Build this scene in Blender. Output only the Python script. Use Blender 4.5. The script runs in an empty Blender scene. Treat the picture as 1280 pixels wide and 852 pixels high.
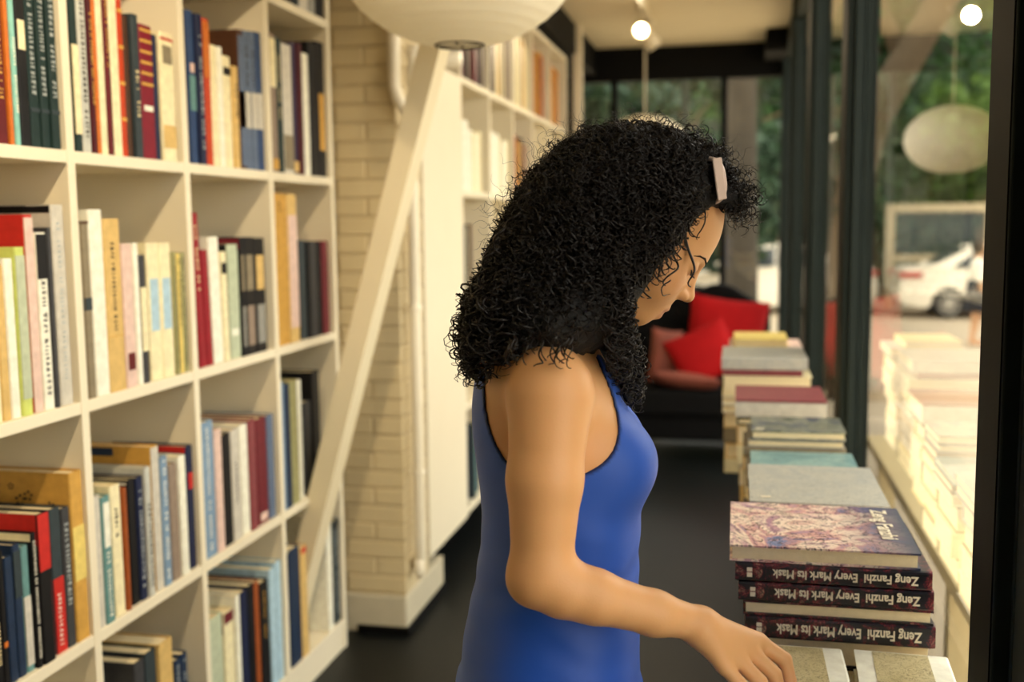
import bpy, bmesh, math, random
import numpy as np
from mathutils import Matrix, Vector

random.seed(7)
rng = np.random.default_rng(11)
SC = bpy.context.scene
COL = SC.collection

# ------------------------------------------------------------------ camera
FPX, CX, CY, ROLL = 1330.0, 640.0, 426.0, 0.011      # taken for a 1280x852 picture
CAM = np.array([0.0, 0.0, 1.5])
def unroll(du, dv):
    c, s = math.cos(ROLL), math.sin(ROLL)
    return du * c - dv * s, du * s + dv * c
_a, _b = unroll(923 - CX, 275 - CY)                   # where the room's long lines meet
PITCH = math.atan(-_b / FPX)
YAW = math.atan(_a / FPX / (math.cos(PITCH) - _b / FPX * math.sin(PITCH)))
FW = np.array([-math.sin(YAW) * math.cos(PITCH), math.cos(YAW) * math.cos(PITCH), -math.sin(PITCH)])
RT = np.array([math.cos(YAW), math.sin(YAW), 0.0])
UP = np.cross(RT, FW)
def ray(u, v):
    a, b = unroll(u - CX, v - CY)
    return FW + RT * a / FPX - UP * b / FPX
def hit(u, v, ax, c):
    d = ray(u, v)
    return CAM + (c - CAM[ax]) / d[ax] * d
def proj(p):
    q = np.array(p, float) - CAM
    z = q @ FW
    a, b = FPX * (q @ RT) / z, -FPX * (q @ UP) / z
    return CX + a * math.cos(ROLL) + b * math.sin(ROLL), CY - a * math.sin(ROLL) + b * math.cos(ROLL)

cam_data = bpy.data.cameras.new('camera')
cam = bpy.data.objects.new('camera', cam_data)
COL.objects.link(cam)
_r = RT * math.cos(ROLL) - UP * math.sin(ROLL)
_u = RT * math.sin(ROLL) + UP * math.cos(ROLL)
_m = np.eye(4); _m[:3, 0] = _r; _m[:3, 1] = _u; _m[:3, 2] = -FW; _m[:3, 3] = CAM
cam.matrix_world = Matrix(_m.tolist())
cam_data.sensor_width = 36.0
cam_data.lens = FPX / 1280 * 36.0
cam_data.clip_start = 0.05
cam_data.clip_end = 300
cam_data.dof.use_dof = True
cam_data.dof.focus_distance = 1.42
cam_data.dof.aperture_fstop = 3.0
SC.camera = cam

# ------------------------------------------------------------------ light
W = bpy.data.worlds.new('sky'); SC.world = W; W.use_nodes = True
_bg = W.node_tree.nodes['Background']
_bg.inputs[0].default_value = (1.0, 0.95, 0.85, 1); _bg.inputs[1].default_value = 2.6
sun_d = bpy.data.lights.new('sun', 'SUN'); sun_d.energy = 2.0; sun_d.angle = math.radians(1.5); sun_d.color = (1, 0.92, 0.76)
sun = bpy.data.objects.new('sun', sun_d); COL.objects.link(sun)
sun.rotation_euler = Vector((0.35, 0.55, -1.0)).to_track_quat('-Z', 'Y').to_euler()
VS = SC.view_settings
VS.view_transform = 'Standard'; VS.look = 'None'; VS.gamma = 1.0; VS.use_curve_mapping = False
VS.exposure = 0.72

# ------------------------------------------------------------------ helpers
def lin(c):
    return tuple(((x / 12.92) if x <= 0.04045 else ((x + 0.055) / 1.055) ** 2.4) for x in (v / 255 for v in c))
MATS = {}
def mat(name, rgb, rough=0.6, noise=0.12, scale=30.0, bump=0.0, bscale=200.0, metal=0.0, spec=0.4, sheen=0.0, trans=0.0):
    if name in MATS: return MATS[name]
    m = bpy.data.materials.new(name); m.use_nodes = True
    nt = m.node_tree; b = nt.nodes['Principled BSDF']
    c = lin(rgb)
    b.inputs['Roughness'].default_value = rough
    b.inputs['Metallic'].default_value = metal
    b.inputs['Specular IOR Level'].default_value = spec
    if sheen: b.inputs['Sheen Weight'].default_value = sheen
    tc = nt.nodes.new('ShaderNodeTexCoord')
    if noise > 0:
        n = nt.nodes.new('ShaderNodeTexNoise'); n.inputs['Scale'].default_value = scale; n.inputs['Detail'].default_value = 4
        nt.links.new(tc.outputs['Object'], n.inputs['Vector'])
        r = nt.nodes.new('ShaderNodeMix'); r.data_type = 'RGBA'
        r.inputs[6].default_value = (*[x * (1 - noise) for x in c], 1)
        r.inputs[7].default_value = (*[min(1, x * (1 + noise)) for x in c], 1)
        nt.links.new(n.outputs['Fac'], r.inputs[0])
        nt.links.new(r.outputs[2], b.inputs['Base Color'])
    else:
        b.inputs['Base Color'].default_value = (*c, 1)
    if bump > 0:
        n2 = nt.nodes.new('ShaderNodeTexNoise'); n2.inputs['Scale'].default_value = bscale
        nt.links.new(tc.outputs['Object'], n2.inputs['Vector'])
        bp = nt.nodes.new('ShaderNodeBump'); bp.inputs['Strength'].default_value = bump; bp.inputs['Distance'].default_value = 0.002
        nt.links.new(n2.outputs['Fac'], bp.inputs['Height']); nt.links.new(bp.outputs['Normal'], b.inputs['Normal'])
    if trans > 0:
        out = nt.nodes['Material Output']
        t = nt.nodes.new('ShaderNodeBsdfTranslucent'); t.inputs[0].default_value = (*c, 1)
        mx = nt.nodes.new('ShaderNodeMixShader'); mx.inputs[0].default_value = trans
        nt.links.new(b.outputs[0], mx.inputs[1]); nt.links.new(t.outputs[0], mx.inputs[2]); nt.links.new(mx.outputs[0], out.inputs[0])
    MATS[name] = m
    return m

class MB:
    """collects pieces of ONE part"""
    def __init__(s): s.v = []; s.f = []
    def add(s, vs, fs):
        o = len(s.v); s.v += [tuple(map(float, v)) for v in vs]; s.f += [tuple(i + o for i in f) for f in fs]; return s
    def box(s, x0, x1, y0, y1, z0, z1, M=None):
        vs = [(x, y, z) for x in (x0, x1) for y in (y0, y1) for z in (z0, z1)]
        if M is not None: vs = [tuple(M @ Vector(v)) for v in vs]
        return s.add(vs, [(0, 1, 3, 2), (4, 6, 7, 5), (0, 4, 5, 1), (2, 3, 7, 6), (0, 2, 6, 4), (1, 5, 7, 3)])
    def prism(s, poly, z0, z1, axes=(0, 1, 2)):
        n = len(poly); vs = []
        for z in (z0, z1):
            for p in poly:
                q = [0, 0, 0]; q[axes[0]] = p[0]; q[axes[1]] = p[1]; q[axes[2]] = z; vs.append(q)
        return s.add(vs, [tuple(range(n - 1, -1, -1)), tuple(range(n, 2 * n))] + [(i, (i + 1) % n, n + (i + 1) % n, n + i) for i in range(n)])
    def tube(s, pts, r, n=10, cap=True):
        pts = [Vector(p) for p in pts]; rs = r if hasattr(r, '__len__') else [r] * len(pts)
        prev = None; rings = []
        for i, p in enumerate(pts):
            t = (pts[min(i + 1, len(pts) - 1)] - pts[max(i - 1, 0)]).normalized()
            if prev is None: a = t.orthogonal().normalized()
            else: a = (prev - t * prev.dot(t)).normalized()
            prev = a; b = t.cross(a)
            rings.append([p + (a * math.cos(2 * math.pi * k / n) + b * math.sin(2 * math.pi * k / n)) * rs[i] for k in range(n)])
        vs = [q for rg in rings for q in rg]; fs = []
        for i in range(len(pts) - 1):
            for k in range(n):
                fs.append((i * n + k, i * n + (k + 1) % n, (i + 1) * n + (k + 1) % n, (i + 1) * n + k))
        if cap: fs += [tuple(range(n - 1, -1, -1)), tuple((len(pts) - 1) * n + k for k in range(n))]
        return s.add(vs, fs)
    def lathe(s, prof, n=32, c=(0, 0, 0), cap=False):
        vs = []; fs = []
        for r, z in prof:
            for k in range(n):
                a = 2 * math.pi * k / n; vs.append((c[0] + r * math.cos(a), c[1] + r * math.sin(a), c[2] + z))
        for i in range(len(prof) - 1):
            for k in range(n): fs.append((i * n + k, i * n + (k + 1) % n, (i + 1) * n + (k + 1) % n, (i + 1) * n + k))
        if cap: fs += [tuple(range(n - 1, -1, -1)), tuple((len(prof) - 1) * n + k for k in range(n))]
        return s.add(vs, fs)
    def mesh(s, name):
        me = bpy.data.meshes.new(name); me.from_pydata(s.v, [], s.f); me.update(); return me
    def build(s, name, m, parent=None, smooth=False, bevel=0.0, label=None, M=None):
        return link(name, s.mesh(name), m, parent, smooth, bevel, label, M)
def link(name, me, m, parent=None, smooth=False, bevel=0.0, label=None, M=None):
    o = bpy.data.objects.new(name, me); COL.objects.link(o)
    if m is not None and not me.materials: me.materials.append(m)
    if smooth: me.polygons.foreach_set('use_smooth', np.ones(len(me.polygons), bool))
    if bevel:
        b = o.modifiers.new('bevel', 'BEVEL'); b.width = bevel; b.segments = 2; b.limit_method = 'ANGLE'
    if parent is not None: o.parent = parent
    if label: o['label'] = label
    if M is not None: o.matrix_local = M
    return o
def npmesh(name, V, Fq, smooth=True):
    me = bpy.data.meshes.new(name); V = np.ascontiguousarray(V, np.float32); Fq = np.ascontiguousarray(Fq, np.int32)
    k = Fq.shape[1]
    me.vertices.add(len(V)); me.vertices.foreach_set('co', V.ravel())
    me.loops.add(Fq.size); me.loops.foreach_set('vertex_index', Fq.ravel())
    me.polygons.add(len(Fq)); me.polygons.foreach_set('loop_start', np.arange(0, Fq.size, k, dtype=np.int32))
    me.polygons.foreach_set('use_smooth', np.full(len(Fq), smooth))
    me.update(calc_edges=True); me.validate()
    return me
def tag(o, label=None, cat=None, group=None, kind=None):
    if label: o['label'] = label
    if cat: o['category'] = cat
    if group: o['group'] = group
    if kind: o['kind'] = kind
    return o
def thing(name, label, cat, loc=(0, 0, 0), group=None, M=None):
    o = bpy.data.objects.new(name, None); COL.objects.link(o); o.empty_display_size = 0.05
    o.location = loc
    if M is not None: o.matrix_world = M
    return tag(o, label, cat, group)
def struct(name, mb, m, label, parent=None, bevel=0):
    o = mb.build(name, m, parent, bevel=bevel)
    if parent is None: tag(o, label, None, None, 'structure')
    return o
ORD = ['first', 'second', 'third', 'fourth', 'fifth', 'sixth', 'seventh', 'eighth', 'ninth', 'tenth', 'eleventh', 'twelfth', 'thirteenth', 'fourteenth', 'fifteenth', 'sixteenth', 'seventeenth', 'eighteenth']
# ------------------------------------------------------------------ the room
XB, YCOL, ZSH = -1.353, [1.51, 1.995, 2.472, 2.968, 3.455], [0.095, 0.61, 1.12, 1.645, 2.165, 2.69]
XP, YP = -1.172, 3.61            # corner of the brick pier
XG = 0.36                        # glass wall
YEND, ZC = 8.6, 2.86
WHITE = mat('white_paint', (228, 217, 190), 0.55, 0.03, 6, 0.05)
WALLP = mat('wall_paint', (222, 210, 180), 0.7, 0.04, 4, 0.1, 60)
CEILP = mat('ceiling_paint', (206, 192, 160), 0.8, 0.05, 3)
FLOORM = mat('dark_floor', (14, 17, 17), 0.45, 0.35, 5, 0.1, 20, spec=.2)
DARKST = mat('dark_steel', (30, 39, 36), 0.6, 0.2, 12, 0.05, 60, spec=.2)
BLACK = mat('black_paint', (8, 8, 8), 0.7, 0.2, 10, spec=.12)
BRICKM = mat('painted_brick', (204, 186, 146), 0.75, 0.09, 9, 0.5, 70)
MORTAR = mat('painted_mortar', (190, 172, 136), 0.85, 0.1, 30, 0.3, 120)
PLINTH = mat('grey_plinth', (192, 182, 156), 0.7, 0.1, 15, 0.2, 40)

def glass_mat():
    m = bpy.data.materials.new('window_glass'); m.use_nodes = True; nt = m.node_tree
    nt.nodes.remove(nt.nodes['Principled BSDF']); out = nt.nodes['Material Output']
    t = nt.nodes.new('ShaderNodeBsdfTransparent'); t.inputs[0].default_value = (0.97, 0.985, 0.97, 1)
    g = nt.nodes.new('ShaderNodeBsdfGlossy'); g.inputs['Roughness'].default_value = 0.0
    ge = nt.nodes.new('ShaderNodeNewGeometry'); dt = nt.nodes.new('ShaderNodeVectorMath'); dt.operation = 'DOT_PRODUCT'
    nt.links.new(ge.outputs['Incoming'], dt.inputs[0]); nt.links.new(ge.outputs['Normal'], dt.inputs[1])
    def mth(op, a, b=None):
        n = nt.nodes.new('ShaderNodeMath'); n.operation = op
        for i, x in enumerate((a, b)):
            if x is None: continue
            if isinstance(x, (int, float)): n.inputs[i].default_value = x
            else: nt.links.new(x, n.inputs[i])
        return n.outputs[0]
    # Fresnel reflectance of a pane, the same from both sides
    f1 = mth('ADD', mth('MULTIPLY', mth('POWER', mth('SUBTRACT', 1.0, mth('ABSOLUTE', dt.outputs['Value'])), 5.0), 0.955), 0.045)
    fres = mth('DIVIDE', mth('MULTIPLY', f1, 2.0), mth('ADD', f1, 1.0))      # both faces of the sheet
    mx = nt.nodes.new('ShaderNodeMixShader')
    nt.links.new(fres, mx.inputs[0]); nt.links.new(t.outputs[0], mx.inputs[1]); nt.links.new(g.outputs[0], mx.inputs[2])
    nt.links.new(mx.outputs[0], out.inputs[0])
    return m
GLASS = glass_mat()

struct('floor', MB().box(-1.9, 0.45, -3.2, YEND, -0.1, 0), FLOORM, 'dark polished shop floor')
struct('ceiling', MB().box(-1.9, 0.62, -3.2, YEND + 0.3, ZC, ZC + 0.12), CEILP, 'cream painted ceiling with spot lights')
struct('wall_left', MB().box(-1.9, -1.725, -3.2, YEND, 0, ZC), WALLP, 'pale wall behind the bookcases')
DIMW = mat('dark_wall', (62, 54, 44), .8)  # unseen walls, coloured dark to weaken the fill light from behind
struct('wall_rear', MB().box(-1.725, 0.45, -3.3, -3.2, 0, ZC), DIMW, 'dark wall behind the viewer')

# brick pier: mortar core and single bricks
pier = MB().box(-1.725, XP - 0.006, YP + 0.006, 3.90, 0.0, ZC).build('wall_brick', MORTAR)
tag(pier, 'cream painted brick pier between the two bookcases', None, None, 'structure')
course, BL, hb = 0.0655, 0.235, 0.0575
brick_meshes = {}
def brick(x0, x1, z0, face):
    ln = round(x1 - x0, 3)
    key = (ln, random.randrange(3))
    if key not in brick_meshes:
        j = random.uniform(-0.0012, 0.0012)
        bm = bmesh.new(); bmesh.ops.create_cube(bm, size=1)
        for v in bm.verts:
            v.co.x *= ln; v.co.y *= 0.02; v.co.z *= hb + j
            v.co += Vector((random.uniform(-.001, .001), 0, random.uniform(-.001, .001)))
        bmesh.ops.bevel(bm, geom=bm.edges[:], offset=0.0035, segments=1, affect='EDGES')
        me = bpy.data.meshes.new('brick'); bm.to_mesh(me); bm.free(); me.materials.append(BRICKM); brick_meshes[key] = me
    o = bpy.data.objects.new('brick', brick_meshes[key]); COL.objects.link(o); o.parent = pier
    pr = random.uniform(-0.0015, 0.0015)
    if face == 'front': o.location = ((x0 + x1) / 2, YP + 0.011 + pr, z0 + hb / 2)
    else: o.location = (XP - 0.011 - pr, (x0 + x1) / 2, z0 + hb / 2); o.rotation_euler.z = math.pi / 2
for r in range(int((ZC - 0.15) / course)):
    z0 = 0.155 + r * course
    if z0 + hb > ZC: break
    e = XP
    w = 0.115 if r % 2 else 0.232
    x1 = e
    while x1 > -1.42:
        x0 = max(x1 - w, -1.45); brick(x0 + 0.004, x1 - 0.001, z0, 'front'); x1 = x0 - 0.004; w = 0.232
    y0 = YP + 0.022
    w = 0.232 if r % 2 else 0.115
    while y0 < 3.89:
        y1 = min(y0 + w, 3.90)
        if y1 - y0 > 0.02: brick(y0 + 0.003, y1, z0, 'side')
        y0 = y1 + 0.006; w = 0.232
MB().box(-1.5, XP + 0.002, YP - 0.012, 4.10, 0.0, 0.145).build('plinth', PLINTH, pier, bevel=0.008)
struct('baseboard_brick', MB().box(-1.36, XP + 0.012, YP - 0.022, 4.12, 0.0, 0.03), BLACK, 'black strip at the foot of the brick pier')

# black beam along the ceiling above the far bookcase, back wall, windows
struct('trim_1', MB().box(-1.725, -1.12, 3.9, YEND, 2.66, ZC), BLACK, 'black beam along the ceiling above the far bookcase')
bw = struct('wall_back', MB().box(-1.725, 0.45, YEND, YEND + 0.1, 2.60, ZC).box(-1.725, -1.28, YEND, YEND + 0.1, 0, 2.6).box(-1.28, 0.45, YEND, YEND + 0.1, 0, 0.12), BLACK, 'black framed back wall of the shop')
def window(name, label, x0, x1, y0, y1, z0, z1, axis):
    o = thing(name, label, None); o['kind'] = 'structure'
    if axis == 'x': MB().add([(XG, y0, z0), (XG, y0, z1), (XG, y1, z1), (XG, y1, z0)], [(0, 1, 2, 3)]).build('pane', GLASS, o)
    else: MB().add([(x0, YEND + .05, z0), (x0, YEND + .05, z1), (x1, YEND + .05, z1), (x1, YEND + .05, z0)], [(0, 1, 2, 3)]).build('pane', GLASS, o)
    return o
bx = [-1.28, -0.98, -0.42, -0.12, 0.31]
for i in range(4):
    w = window('window_%d' % (10 + i), ['narrow dark-framed back window beside the white post', 'back window pane behind the hanging lantern', 'narrow back window left of the grey trunk', 'back window in front of the grey trunk'][i], bx[i], bx[i + 1], 0, 0, 0.12, 2.6, 'y')
    MB().box(bx[i] - 0.025, bx[i] + 0.025, YEND + 0.01, YEND + 0.09, 0.12, 2.6).build('frame', mat('grey_steel', (92, 100, 94), 0.5) if i == 2 else BLACK, w)
    if i < 2: MB().box(bx[i], bx[i + 1], YEND + 0.01, YEND + 0.09, 1.98, 2.06).build('rail', BLACK, w)
struct('trim_2', MB().box(-1.14, -1.08, 7.5, 7.56, 0, ZC), mat('post_white', (226, 214, 188), 0.6), 'slim white post at the end of the far bookcase', bevel=.004)

# glass wall with deep dark posts
PY = [0.05, 1.37, 3.4, 5.15, 6.9, 8.5]
PL = ['dark steel post beside the viewer', 'broad near dark steel post at right picture edge', 'dark green steel post beside the teal-topped book stack', 'dark steel post behind the farthest book stack', 'slim far dark steel post next to the corner', 'black corner post of the glass wall']
for i, y in enumerate(PY):
    o = MB().box(0.315, 0.40, y, y + 0.09, 0.0, ZC).build('window_post', DARKST, bevel=0.003)
    o.name = 'trim_%d' % (3 + i); tag(o, PL[i], None, None, 'structure')
    MB().box(0.335, 0.352, y - 0.014, y, 0.05, ZC - .2).box(0.372, 0.386, y - 0.009, y, 0.05, ZC - .2).build('glazing_bead', DARKST, o, bevel=0.002)
    if i == 1: MB().box(0.335, 0.43, y - .30, y - .016, 0.0, ZC).build('door_jamb', DARKST, o, bevel=.004)
    MB().box(0.313, 0.315, y + .004, y + .088, 0.0, ZC).build('inner_shade', BLACK, o)  # black sheet painting in the shade on the post's unlit inner side
    MB().box(0.314, 0.40, y + 0.09, y + (0.12 if i == 1 else 0.19), 0.0, ZC).build('post_fin', BLACK, o)  # fin coloured black to carry on the shaded inner side
    if i < 5:
        w = window('window_%d' % (1 + i), ['tall clear pane beside the viewer', 'tall clear pane with the white lantern mirrored in it', 'tall pane between the second and third dark posts', 'tall pane showing the far white car wheel', 'last tall pane before the dark corner'][i], 0, 0, y + 0.09, PY[i + 1], 0.06, ZC - 0.14, 'x')
        MB().box(0.33, 0.39, y + 0.09, PY[i + 1], ZC - 0.14, ZC).build('head_rail', DARKST, w)
        MB().box(0.33, 0.39, y + 0.09, PY[i + 1], 0.0, 0.06).build('bottom_rail', DARKST, w)
struct('wall_right', MB().box(0.33, 0.43, -3.2, 0.05, 0, ZC), DIMW, 'dark side wall behind the viewer')  # added out of view, closes the glass to cut light from behind
blk = MB().box(0.18, 0.33, 8.0, 8.5, 2.70, ZC).build('speaker_box', BLACK, bevel=.004)
tag(blk, 'small black box fixed under the ceiling in the far corner', 'box')

# ledge outside the glass
o = thing('window_ledge', 'pale yellow wooden ledge running along outside the glass', 'ledge', (0.57, 3, -0.5))
LEDGE = mat('pale_wood', (226, 204, 150), 0.6, 0.12, 18)
MB().box(-0.06, 0.06, -1.9, 1.4, 1.10, 1.14).build('board', LEDGE, o, bevel=.004)
for yy in (-1.7, -0.2, 1.2): MB().box(-0.03, 0.03, yy, yy + 0.06, -0.02, 1.10).build('leg', LEDGE, o)

# ------------------------------------------------------------------ near bookcase
BC = thing('bookcase', 'white grid bookcase full of books along the left wall', 'bookcase', (XB, 2.5, 0))
T = 0.026
def bcbox(name, x0, x1, y0, y1, z0, z1, root=BC, ox=XB, oy=2.5):
    return MB().box(x0 - ox, x1 - ox, y0 - oy, y1 - oy, z0, z1).build(name, WHITE, root, bevel=0.0015)
for i, y in enumerate(YCOL):
    bcbox('divider', XB - 0.345, XB, y - T / 2, y + T / 2, 0.0 if i else 0.0, 2.70)
for z in ZSH:
    for i in range(4):
        bcbox('shelf', XB - 0.343, XB - 0.001, YCOL[i] + T / 2, YCOL[i + 1] - T / 2, z - T / 2, z + T / 2)
for i in range(4): bcbox('plinth_board', XB - 0.03, XB - 0.004, YCOL[i] + T / 2, YCOL[i + 1] - T / 2, 0.0, ZSH[0] - T / 2)
bcbox('back_panel', XB - 0.357, XB - 0.345, YCOL[0], YCOL[-1] + T / 2, 0.0, 2.70)
# its next unit, behind the viewer's left, only the wall side
# ------------------------------------------------------------------ far bookcase
XF = XP
FB = thing('bookcase', 'far white bookcase with a tall closed end panel beyond the brick pier', 'bookcase', (XF, 5.5, 0.19))
YF = [4.50, 5.05, 5.60, 6.15, 6.75, 7.42]; ZF = [0.20, 0.67, 1.14, 1.615, 2.10, 2.60]
def fb(name, x0, x1, y0, y1, z0, z1): return MB().box(x0 - XF, x1 - XF, y0 - 5.5, y1 - 5.5, z0 - .19, z1 - .19).build(name, WHITE, FB, bevel=0.002)
fb('end_panel', XF - 0.34, XF, 3.92, YF[0], 0.19, 2.12)
for y in YF: fb('divider', XF - 0.34, XF - .001, y, y + 0.025, 0.19, 2.62)
for z in ZF:
    for i in range(5): fb('shelf', XF - 0.34, XF - .001, YF[i] + 0.025, YF[i + 1], z, z + 0.028)
fb('back_panel', XF - 0.355, XF - 0.34, 3.92, YF[-1], 0.19, 2.62)
fb('toe_kick', XF - 0.34, XF - 0.22, 4.11, YF[-1], 0.001, 0.19).data.materials[0] = BLACK  # darkness of the recess under the bookcase, painted as black

# ------------------------------------------------------------------ heating pipe and brace
PIPE = mat('pipe_white', (238, 228, 204), 0.4, 0.04)
hp = thing('heating_pipe', 'white painted heating pipe with a bend beside the brick pier', 'pipe', (XP + 0.03, YP + 0.05, 0.2))
def rel(p): return (p[0] - (XP + 0.03), p[1] - (YP + 0.05), p[2] - 0.2)
p1 = [hit(u, v, 1, YP - 0.03) for u, v in ((492, 40), (493, 108), (497, 122), (509, 143))]
pth = [p1[0] + np.array([0, 0, .05])] + p1 + [np.array([XP + 0.036, YP + 0.03, 1.83]), np.array([XP + 0.038, YP + 0.05, 1.76]), np.array([XP + 0.038, YP + 0.05, 0.30]), np.array([XP + 0.034, YP + 0.06, 0.26]), np.array([XP + 0.0, YP + 0.12, 0.24])]
MB().tube([rel(p) for p in pth], 0.021, 12).build('pipe', PIPE, hp, True)
q = rel((XP + 0.034, YP + 0.05, 0.22))
MB().lathe([(0.012, 0.05), (0.02, 0.045), (0.02, 0.0), (0.012, -0.02), (0.001, -0.021)], 14, q).build('drain_valve', PIPE, hp, True)
q = hit(517, 85, 1, YP + .02)
MB().lathe([(0.001, 0.08), (0.022, 0.078), (0.03, 0.05), (0.022, 0.02), (0.028, 0.0), (0.03, -0.05), (0.018, -0.075), (0.001, -0.076)], 14, rel(q)).build('valve', PIPE, hp, True)
MB().tube([rel(q + np.array([0.0, 0.03, 0.03])), rel(q + np.array([.16, .03, .03]))], 0.03, 12).build('cross_pipe', PIPE, hp, True)
for z in (1.2, 0.6): MB().lathe([(0.024, -0.012), (0.027, 0), (0.024, 0.012)], 14, rel((XP + 0.038, YP + 0.05, z))).build('pipe_clip', PIPE, hp, True)

YB = 3.22
a0 = hit(516, 141, 1, YB - .05) + np.array([0, .05, 0]); a1 = hit(423, 515, 1, YB - .05) + np.array([0, .05, 0])
dirv = (a0 - a1) / (a0 - a1)[2]
bot = a1 + dirv * (0.125 - a1[2]); top = a1 + dirv * (ZC - a1[2])
br = thing('diagonal_brace', 'white painted timber brace slanting up from the bookcase to ceiling', 'beam', tuple(bot))
def parallelo(c0, c1, hx, hy):
    vs = [(c[0] + sx * hx, c[1] + sy * hy, c[2]) for c in (c0, c1) for sx, sy in ((-1, -1), (1, -1), (1, 1), (-1, 1))]
    return MB().add(vs, [(3, 2, 1, 0), (4, 5, 6, 7), (0, 1, 5, 4), (1, 2, 6, 5), (2, 3, 7, 6), (3, 0, 4, 7)])
parallelo((0, 0, 0), tuple(top - bot - np.array([0, 0, .001])), 0.036, 0.050).build('timber', mat('brace_paint', (226, 212, 178), 0.5, 0.04, 6), br, bevel=0.003)
# ------------------------------------------------------------------ books
C = dict(
    maroon=(92, 22, 26), orange=(196, 106, 38), aqua=(134, 190, 178), black=(16, 15, 17), dkgreen=(24, 44, 42), cream=(234, 218, 176),
    white=(240, 232, 210), mottled=(186, 186, 176), dkred=(70, 14, 22), redorange=(186, 62, 26), brown=(74, 46, 28), slate=(48, 58, 62), burgundy=(120, 22, 40),
    navy=(24, 32, 62), blue=(44, 66, 104), bluegrey=(92, 106, 130), red=(186, 40, 34), tan=(206, 172, 106), grey=(140, 138, 130), ltgrey=(196, 190, 176),
    lime=(196, 206, 110), pink=(216, 186, 172), taupe=(132, 120, 96), gold=(196, 150, 70), crimson=(140, 24, 36), palegreen=(180, 188, 160),
    dkgrey=(58, 58, 60), teal=(96, 136, 134), rust=(150, 76, 34), steel=(120, 146, 170), ltblue=(168, 196, 210), mauve=(128, 62, 66), olive=(150, 146, 100),
    wine=(104, 30, 40), purple=(48, 34, 62), greybrown=(140, 122, 106), yellow=(220, 196, 110), dkblue=(30, 46, 70))
PAGES = mat('page_edges', (226, 208, 166), 0.8, 0.10, 90, 0.25, 400)
MARK = {'c': mat('title_cream', (226, 208, 160), 0.6, 0), 'd': mat('title_dark', (40, 34, 32), 0.6, 0), 'g': mat('title_gold', (206, 160, 70), 0.4, 0), 's': mat('title_silver', (176, 182, 180), 0.4, 0), 'w': mat('title_white', (240, 234, 216), 0.6, 0)}
def cmat(k): return mat('cover_' + k, C[k], 0.5, 0.30, 45, 0.10, 150, spec=.22)
book_ct = 0
def cover_prism(T, D, bt, st, H):
    c = min(0.004, T * 0.28)
    poly = [(-D, 0), (-c, 0), (-c * .3, c * .35), (0, c), (0, T - c), (-c * .3, T - c * .35), (-c, T), (-D, T), (-D, T - bt), (-st, T - bt), (-st, bt), (-D, bt)]
    return MB().prism(poly, 0, H)
def make_book(M, T, H, D, ck, details=(), label='', group='', name='book', pages=None, covermat=None):
    """book frame: spine faces +x at x=0, thickness along y, height along z"""
    root = thing(name, label, 'book', group=group, M=M)
    bt = min(0.003, T * 0.2); st = bt * 1.2
    cover_prism(T, D, bt, st, H).build('cover', covermat or cmat(ck), root)
    e = min(0.004, bt + .001)
    MB().box(-D + e, -st, bt, T - bt, e, H - e).build('pages', pages or PAGES, root)
    for d in details:
        k = d[0]
        if k == 'band':      # ('band', colour, f0, f1)
            MB().box(-0.002, 0.0007, T * .04, T * .96, H * d[2], H * d[3]).build('spine_band', cmat(d[1]), root)
        elif k == 'label':
            MB().box(-0.002, 0.0009, T * .16, T * .84, H * d[2], H * d[3]).build('spine_label', cmat(d[1]), root)
        elif k == 'title':   # illegible small marks down the spine
            mb = MB(); z = H * d[2]; w = min(T * .5, 0.012)
            while z < H * d[3]:
                h = random.uniform(.35, .9) * w
                if random.random() > .12:
                    a = T / 2 - w / 2; n = random.choice((2, 3))
                    for q in range(n):
                        y0 = a + w * q / n + random.uniform(0, .05) * w
                        mb.box(-0.001, 0.0008, y0, y0 + w / n * random.uniform(.4, .75), z + h * random.uniform(0, .3), z + h * random.uniform(.6, .95))
                z += h + w * .18
            mb.build('spine_title', MARK[d[1]], root)['kind'] = 'stuff'
        elif k == 'bands':
            mb = MB()
            for q in range(d[4]):
                z = H * (d[2] + (d[3] - d[2]) * q / max(1, d[4] - 1)); mb.box(-0.001, 0.0008, T * .06, T * .94, z, z + H * .02)
            mb.build('spine_bands', MARK[d[1]], root)['kind'] = 'stuff'
        elif k == 'coverband':   # a block of another colour on the near cover: ('coverband', colour, f0, f1)
            MB().box(-D, -0.004, -0.0006, bt * .5, H * d[2], H * d[3]).build('cover_panel', cmat(d[1]), root)
        elif k == 'coverpatch':
            MB().box(-D * d[4], -D * d[5], -0.0012, bt * .5, H * d[2], H * d[3]).build('cover_label', cmat(d[1]), root)
        elif k == 'motifs':
            mb = MB()
            for q in range(26):
                a, b, r = random.uniform(.08, .92) * D, random.uniform(.06, .94) * H, random.uniform(.004, .011)
                an = random.uniform(0, 6)
                for p in range(5):
                    t = an + p * 1.2566
                    ca, cb = a + r * math.cos(t), b + r * math.sin(t)
                    mb.box(-ca - r * .3, -ca + r * .3, -0.0012, 0.0005, cb - r * .3, cb + r * .3)
            mb.build('cover_pattern', MARK['d'], root)['kind'] = 'stuff'
    return root

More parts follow.
